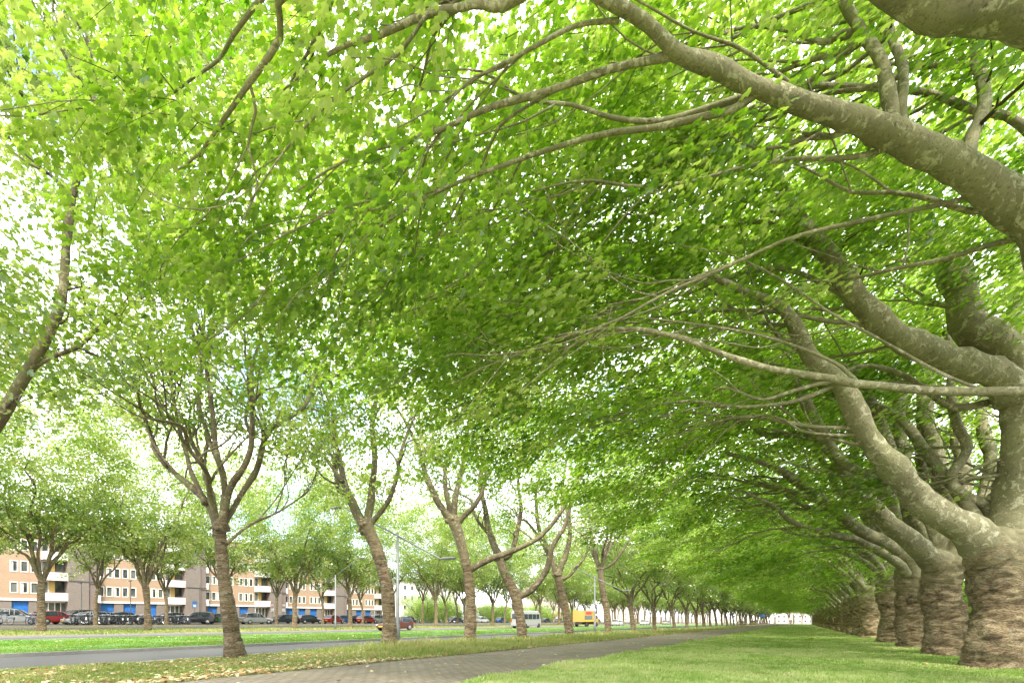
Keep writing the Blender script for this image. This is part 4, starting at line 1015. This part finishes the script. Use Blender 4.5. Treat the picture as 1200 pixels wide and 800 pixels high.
def truck(px, l, label):
    a = AL(px, l); root = thing('delivery_truck', (-l, a, float(gz(-l, a))), label, 'truck', None, A); root['group'] = GT
    m = MB().box(-4.2, 1.6, -1.15, 1.15, .95, 3.1); obj('cargo_box', m, PA['yellow'], root)
    obj('sign_panel', MB().box(-3.4, -.6, -1.17, -1.152, 2.35, 2.85), plain('red_panel', (.5, .04, .03)), root)
    obj('stripe', MB().box(-4.1, 1.5, -1.17, -1.152, 1.0, 1.3), plain('orange_stripe', (.8, .32, .02)), root)
    obj('side_panel', MB().box(-4.0, -.2, -1.172, -1.153, 1.42, 2.1), plain('dark_panel', (.09, .12, .13)), root)
    v, f = loft([(1.7, [(1.0, .5), (1.08, .8), (1.08, 2.2), (.9, 2.45)]), (2.9, [(1.0, .5), (1.08, .8), (1.08, 2.2), (.9, 2.45)]), (3.4, [(.98, .5), (1.05, .8), (1.0, 1.5), (.9, 1.6)])])
    obj('cab', MB().add(v, f), PA['yellow'], root)
    for sy in (-1, 1):
        y = sorted((sy * 1.075, sy * 1.1)); obj('cab_window', MB().box(2.0, 2.8, y[0], y[1], 1.5, 2.15), CGL, root)
        for x in (-2.8, 2.4):
            m = MB(); tube(m, np.array([(x, sy * .8, .45), (x, sy * 1.12, .45)]), np.array([.45, .45]), 20); w = obj('wheel', m, RUB, root)
            m = MB(); tube(m, np.array([(x, sy * 1.0, .45), (x, sy * 1.13, .45)]), np.array([.24, .24]), 14); obj('rim', m, ALU, w)
    obj('chassis', MB().box(-4.1, 2.6, -.6, .6, .5, .94), DARKP, root)
    m = MB().add([(2.93, -.9, 2.35), (2.93, .9, 2.35), (3.43, .85, 1.58), (3.43, -.85, 1.58)], [(0, 1, 2, 3)]); obj('windscreen', m, CGL, root)
truck(688, 35.8, 'yellow box truck driving between the fifth and sixth path-side trunks')
o = make_car('mpv', 'yellow', (16.5 * 0 - 17.0, 215, float(gz(-17, 215)) + .01), A, 'distant yellow van near the far end of the road', group='vehicles at the far end of the avenue')
make_car('estate', 'white', (-17.5, 180, float(gz(-17, 180)) + .01), A, 'distant white car on the near carriageway', group='vehicles at the far end of the avenue')

# ------------------------------------------------------------------ BICYCLES
BLK = plain('black_enamel', (.02, .02, .02), .4); CHR = plain('chrome', (.5, .5, .5), .25, .9)
def bicycle(loc, rz, label, fm):
    root = thing('bicycle', loc, label, 'bicycle', 'bicycles parked in a row by the apartment block', rz)
    m = MB(); r = .016
    for a_, b_ in (((-.55, .34), (-.18, .82)), ((-.18, .90), (-.08, .30)), ((-.16, .80), (.38, .78)), ((-.08, .30), (.40, .70)), ((-.55, .34), (-.08, .30)), ((.38, .92), (.43, .66)), ((.43, .66), (.55, .34))):
        tube(m, np.array([(a_[0], 0, a_[1]), (b_[0], 0, b_[1])]), np.array([r, r]), 6)
    obj('frame', m, fm, root)
    for x in (-.55, .55):
        m = MB(); an = np.linspace(0, 2 * math.pi, 25); tube(m, np.array([(x + .34 * math.cos(t_), 0, .35 + .34 * math.sin(t_)) for t_ in an]), np.full(25, .022), 6)
        w = obj('wheel', m, RUB, root); m = MB()
        for q in range(9): tube(m, np.array([(x, 0, .35), (x + .33 * math.cos(q * .698), 0, .35 + .33 * math.sin(q * .698))]), np.array([.004, .004]), 3)
        obj('spokes', m, CHR, w)
    m = MB(); tube(m, np.array([(-.34, 0, .95), (-.2, 0, .96), (-.04, 0, .955)]), np.array([.09, .07, .025]), 8); obj('saddle', m, BLK, root)
    m = MB(); tube(m, np.array([(.18, -.28, 1.02), (.36, -.18, 1.06), (.38, 0, 1.0), (.36, .18, 1.06), (.18, .28, 1.02)]), np.full(5, .014), 6); obj('handlebar', m, CHR, root)
    m = MB().box(-.85, -.35, -.07, .07, .735, .755); obj('rear_rack', m, BLK, root)
    m = MB().box(-.98, -.93, -.03, .03, .56, .60) if False else MB().box(-.90, -.87, -.06, .06, .5, .74); obj('mudguard', m, WHITE if fm is not BLK else BLK, root)
    return root
B0 = [bicycle((0, 0, 0), 0, 'x', BLK), bicycle((0, 0, 0), 0, 'x', plain('dark_green_enamel', (.02, .05, .035), .4)), bicycle((0, 0, 0), 0, 'x', plain('steel_blue_enamel', (.1, .13, .18), .4))]
xs = [5, 36, 41, 46] + list(np.linspace(84, 222, 44)) + [479, 492, 500, 508, 516, 524, 530]
for i, x in enumerate(xs):
    l = 65.6 + random.uniform(-.4, .4); a = AL(x, l)
    o = B0[i % 3] if i < 3 else copy_tree(B0[i % 3])
    o.location = (-l, a, float(gz(-l, a)) + .07); o.rotation_euler = (random.uniform(-.12, .12), 0, random.choice((0, math.pi)) + random.uniform(-.75, .75)); s = random.uniform(1.0, 1.12); o.scale = (s, s, s)
    if i == 0: o['label'] = 'dark bicycle at the far left by the silver hatchback'
    elif i < 4: o['label'] = f'{ordinal(i)} bicycle in the small group between the silver and the dark red car'
    elif i < 48: o['label'] = f'{ordinal(i - 3)} bicycle from the left in the dense row before the black estate'
    else: o['label'] = f'{ordinal(i - 47)} bicycle in the far row right of the tall lamp post'

# ------------------------------------------------------------------ LAMP POSTS
GALV = plain('galvanised_steel', (.15, .16, .155), .5, .3)
GLP = 'lamp posts with slanting cross arms'
def lamp(a, l, side, label, h=4.55, s=1.0):
    """side=+1: the high end reaches to larger l"""
    z = float(gz(-l, a)) + .08
    root = thing('lamp_post', (-l, a, z), label, 'lamp post', GLP)
    m = MB(); tube(m, np.array([(0, 0, -.1), (0, 0, .9), (0, 0, .95), (0, 0, h)]), np.array([.095, .09, .065, .045]), 14); obj('pole', m.mesh('pole', True), GALV, root)
    hi = np.array([-3.3 * side, 0, h + 1.45]); lo = np.array([2.2 * side, 0, h - 1.15])
    m = MB(); tube(m, np.array([hi, (hi + lo) / 2 + [0, 0, .02], lo]), np.array([.028, .035, .028]), 8); obj('cross_arm', m.mesh('arm', True), GALV, root)
    for e, d in ((hi, -side), (lo, side)):
        m = MB(); m.add(*loft([(0, [(.05, -.03), (.06, 0), (.04, .03)]), (.15, [(.09, -.05), (.11, 0), (.07, .05)]), (.62, [(.08, -.05), (.10, 0), (.06, .04)]), (.72, [(.03, -.02), (.04, 0), (.03, .02)])]))
        o = obj('lamp_head', m, GALV, root, tuple(e)); o.rotation_euler.z = 0 if d > 0 else math.pi
    return root
lamp(AL(466, 13.9), 13.9, 1, 'tall lamp post beside the second path-side trunk')
lamp(AL(393, 39.3), 39.3, -1, 'lamp post on the far strip in front of the bright red car', 5.4)
d_ = AL(697, 13.9); lamp(d_, 13.9, 1, 'lamp post between the fifth and sixth path-side trunks')
lamp(AL(672, 39.3), 39.3, -1, 'lamp post on the far strip near the yellow truck', 5.4)
lamp(AL(806, 13.9), 13.9, 1, 'lamp post behind the tenth path-side trunk')
lamp(AL(738, 39.3), 39.3, -1, 'lamp post on the far strip behind the seventh path-side trunk', 5.4)
def street_lamp(px, l, h, label):
    a = AL(px, l); root = thing('street_lamp', (-l, a, float(gz(-l, a))), label, 'street lamp', 'small lamps by the stair towers')
    m = MB(); tube(m, np.array([(0, 0, 0), (0, 0, h * .6), (0, 0, h), (.15, -.1, h + .12), (.5, -.3, h + .15)]), np.array([.06, .05, .04, .035, .03]), 8); obj('pole', m, GALV, root)
    obj('lamp_head', MB().box(.45, .95, -.42, -.2, h + .10, h + .2), GALV, root)
street_lamp(95.5, 72, 4.6, 'grey street lamp before the first stair tower'); street_lamp(234, 72, 4.8, 'grey street lamp before the second stair tower'); street_lamp(153, 72, 5.2, 'thin grey street lamp amid the bicycle row')

# ------------------------------------------------------------------ SIGNS
SB = plain('sign_blue', (.08, .22, .58), .4, var=.03); SW = plain('sign_white', (.8, .8, .8), .4, var=.03); SR = plain('sign_red', (.6, .03, .05), .4, var=.03)
def text(body, size, loc, rot, mat, parent):
    cu = bpy.data.curves.new('lettering', 'FONT'); cu.body = body; cu.size = size; cu.align_x = 'CENTER'; cu.align_y = 'CENTER'; cu.extrude = .004
    o = bpy.data.objects.new('lettering', cu); C.objects.link(o); cu.materials.append(mat); o.parent = parent; o.location = loc; o.rotation_euler = rot
def board_sign(px, l, z0, w, h, label, mat=SB, face='road', pole=True, white=True):
    a = AL(px, l); root = thing('sign', (-l, a, float(gz(-l, a))), label, 'sign')
    root.rotation_euler.z = R(90) if face == 'road' else 0     # board normal is local -y
    m = MB(); tube(m, np.array([(0, .04, 0), (0, .04, z0 + h)]), np.array([.035, .035]), 8); obj('pole', m, GALV, root)
    obj('board', MB().box(-w / 2, w / 2, -.03, 0, z0, z0 + h), mat, root)
    if white: obj('symbol', MB().box(-w * .32, w * .32, -.037, -.032, z0 + h * .12, z0 + h * .5), SW, root)
    return root
board_sign(228, 73, 2.2, .62, .95, 'light blue and white sign board before the second stair tower', face='road')
board_sign(893, 12.6, 3.0, 1.9, .95, 'blue board sign on a pole at the far end of the path row', face='cam', white=False)
def round_sign(px, l, h, label):
    a = AL(px, l); root = thing('traffic_sign', (-l, a, float(gz(-l, a))), label, 'traffic sign', 'round signs by the third stair tower'); root.rotation_euler.z = R(70)
    m = MB(); tube(m, np.array([(0, 0, 0), (0, 0, h)]), np.array([.03, .03]), 8); obj('pole', m, GALV, root)
    m = MB(); tube(m, np.array([(0, -.03, h), (0, -.06, h)]), np.array([.30, .30]), 20); obj('disc', m, SR, root)
    m = MB(); tube(m, np.array([(0, -.06, h), (0, -.072, h)]), np.array([.23, .23]), 20); obj('disc_centre', m, SW, root)
    obj('plate', MB().box(-.25, .25, -.05, -.03, h - 1.0, h - .5), SW, root)
round_sign(319, 71, 2.9, 'left round red and white sign before the third stair tower'); round_sign(332.5, 71, 2.9, 'right round red and white sign before the third stair tower')
# pale posts at the end of the path
for i, (x, l) in enumerate(((951, -1.2), (930, 1.6), (976, -2.6), (965, -2.2))):
    D = 200 + i * 6; p = W(x, 735, D); zz = float(gz(p[0], p[1]))
    t_ = thing('white_post', (p[0], p[1], zz), ['tall white post right of the distant cyclist at the lawn end', 'tall white post beside the distant cyclist', 'white post nearest the last thick trunk at the lawn end', 'second white post from the last thick trunk'][i], 'post', 'white posts at the avenue end')
    m = MB(); tube(m, np.array([(0, 0, 0), (0, 0, 4.2), (0, 0, 4.3)]), np.array([.33, .33, .2]), 12); obj('shaft', m, WHITE, t_)
# ------------------------------------------------------------------ DISTANT CYCLIST
def cyclist(px, D):
    p = W(px, 735, D); p[2] = float(gz(p[0], p[1])) + .09
    bk = copy_tree(B0[0]); bk.location = p; bk.rotation_euler = (0, 0, R(95)); bk.scale = (1, 1, 1); bk['label'] = 'bicycle ridden by the distant cyclist on the path'; bk['group'] = 'ridden bicycle'
    me = bpy.data.meshes.new('person'); 
    V = [(0, 0, .95), (.08, 0, 1.25), (.16, 0, 1.5), (.2, 0, 1.62), (.24, 0, 1.76),
         (.05, .09, .93), (.28, .1, .72), (.02, .1, .34), (.12, .1, .28), (.05, -.09, .93), (.34, -.1, .88), (.12, -.1, .50), (.22, -.1, .46),
         (.14, .19, 1.44), (.22, .26, 1.22), (.4, .2, 1.07), (.14, -.19, 1.44), (.22, -.26, 1.22), (.4, -.2, 1.07)]
    E = [(0, 1), (1, 2), (2, 3), (3, 4), (0, 5), (5, 6), (6, 7), (7, 8), (0, 9), (9, 10), (10, 11), (11, 12), (2, 13), (13, 14), (14, 15), (2, 16), (16, 17), (17, 18)]
    me.from_pydata(V, E, []); o = bpy.data.objects.new('person', me); C.objects.link(o)
    md = o.modifiers.new('Skin', 'SKIN'); o.modifiers.new('Sub', 'SUBSURF').levels = 1
    rad = [.15, .14, .15, .06, .105, .1, .085, .055, .05, .1, .085, .055, .05, .07, .05, .04, .07, .05, .04]
    for i, r in enumerate(rad): me.skin_vertices[0].data[i].radius = (r, r)
    me.skin_vertices[0].data[0].use_root = True
    me.materials.append(plain('dark_clothes', (.04, .04, .06), .9)); o.location = p; o.rotation_euler.z = R(95)
    o['label'] = 'distant cyclist in dark clothes riding on the path'; o['category'] = 'person'
cyclist(927, 150)
# weed on the lawn
def weed(px, l, label):
    D = 20; p = W(px, 750, D)
    rng = np.random.default_rng(3); a = p[1]; z = float(gz(p[0], p[1])) + .09
    root = thing('weed', (p[0], p[1], z), label, 'weed'); m = MB()
    pts = np.array([(0, 0, 0), (.02, 0, .14), (.05, .02, .26), (.06, .02, .36)]); tube(m, pts, np.array([.008, .007, .005, .003]), 5); obj('stem', m, TWIG, root)
    m = MB(); q = np.array([pts[i % 4] * 1.0 + [0, 0, .02 * i] for i in range(9)]); leaves(m, q, rng.normal(size=(9, 3)) * [1, 1, .2] + [0, 0, .2], rng.normal(0, .3, (9, 3)) + [0, 0, 1], rng.uniform(.1, .17, 9), rng.random(9), L0, L0F)
    obj('leaf', m.mesh('leaf', False, True), LEAF_R, root)
weed(947, 0, 'small dark seedling standing up from the lawn')

# ------------------------------------------------------------------ SKY, SUN, CAMERA
SUN_EL, SUN_AZ = 50, 138        # azimuth measured from +Y clockwise
w = bpy.data.worlds.new('World'); sc.world = w; w.use_nodes = True; nt = w.node_tree; nt.nodes.clear()
out = nt.nodes.new('ShaderNodeOutputWorld'); bg = nt.nodes.new('ShaderNodeBackground'); sky = nt.nodes.new('ShaderNodeTexSky')
sky.sky_type = 'NISHITA'; sky.sun_disc = False; sky.sun_elevation = R(SUN_EL); sky.sun_rotation = R(SUN_AZ); sky.dust_density = 2.5; sky.ozone_density = 1
tc = nt.nodes.new('ShaderNodeTexCoord'); mp = nt.nodes.new('ShaderNodeMapping'); mp.inputs['Scale'].default_value = (1, 1, 2.2)
ns = nt.nodes.new('ShaderNodeTexNoise'); ns.inputs['Scale'].default_value = 2.3; ns.inputs['Detail'].default_value = 8; ns.inputs['Roughness'].default_value = .6
rp = nt.nodes.new('ShaderNodeValToRGB'); rp.color_ramp.elements[0].position = .36; rp.color_ramp.elements[1].position = .52
mx_ = nt.nodes.new('ShaderNodeMixRGB'); mx_.inputs['Color2'].default_value = (6.8, 6.8, 7.0, 1)
nt.links.new(tc.outputs['Generated'], mp.inputs['Vector']); nt.links.new(mp.outputs[0], ns.inputs['Vector']); nt.links.new(ns.outputs['Fac'], rp.inputs['Fac'])
nt.links.new(rp.outputs['Color'], mx_.inputs['Fac']); nt.links.new(sky.outputs[0], mx_.inputs['Color1']); nt.links.new(mx_.outputs[0], bg.inputs['Color'])
bg.inputs['Strength'].default_value = .15; nt.links.new(bg.outputs[0], out.inputs['Surface'])
sl = bpy.data.lights.new('sun', 'SUN'); sl.energy = 1.8; sl.angle = R(7); sl.color = (1, .95, .86); so = bpy.data.objects.new('sun', sl); C.objects.link(so)
dv = np.array([math.sin(R(SUN_AZ)) * math.cos(R(SUN_EL)), math.cos(R(SUN_AZ)) * math.cos(R(SUN_EL)), math.sin(R(SUN_EL))])
from mathutils import Vector
so.rotation_euler = Vector(dv).to_track_quat('Z', 'Y').to_euler(); so.location = (0, 0, 60)
cam = bpy.data.cameras.new('camera'); co = bpy.data.objects.new('camera', cam); C.objects.link(co)
cam.sensor_width = 36; cam.lens = F / 1200 * 36; cam.shift_y = (HY - 400) / 1200; cam.clip_end = 6000; cam.clip_start = .05
co.location = (0, 0, CAMZ); co.rotation_euler = (R(90), 0, YAW); sc.camera = co
vs = sc.view_settings; vs.view_transform = 'Standard'; vs.look = 'None'; vs.exposure = 2.38; vs.gamma = 1
cy = sc.cycles; cy.max_bounces = 6; cy.diffuse_bounces = 4; cy.transmission_bounces = 4; cy.glossy_bounces = 1; cy.use_denoising = True; cy.caustics_reflective = False; cy.caustics_refractive = False
cy.sample_clamp_indirect = 8
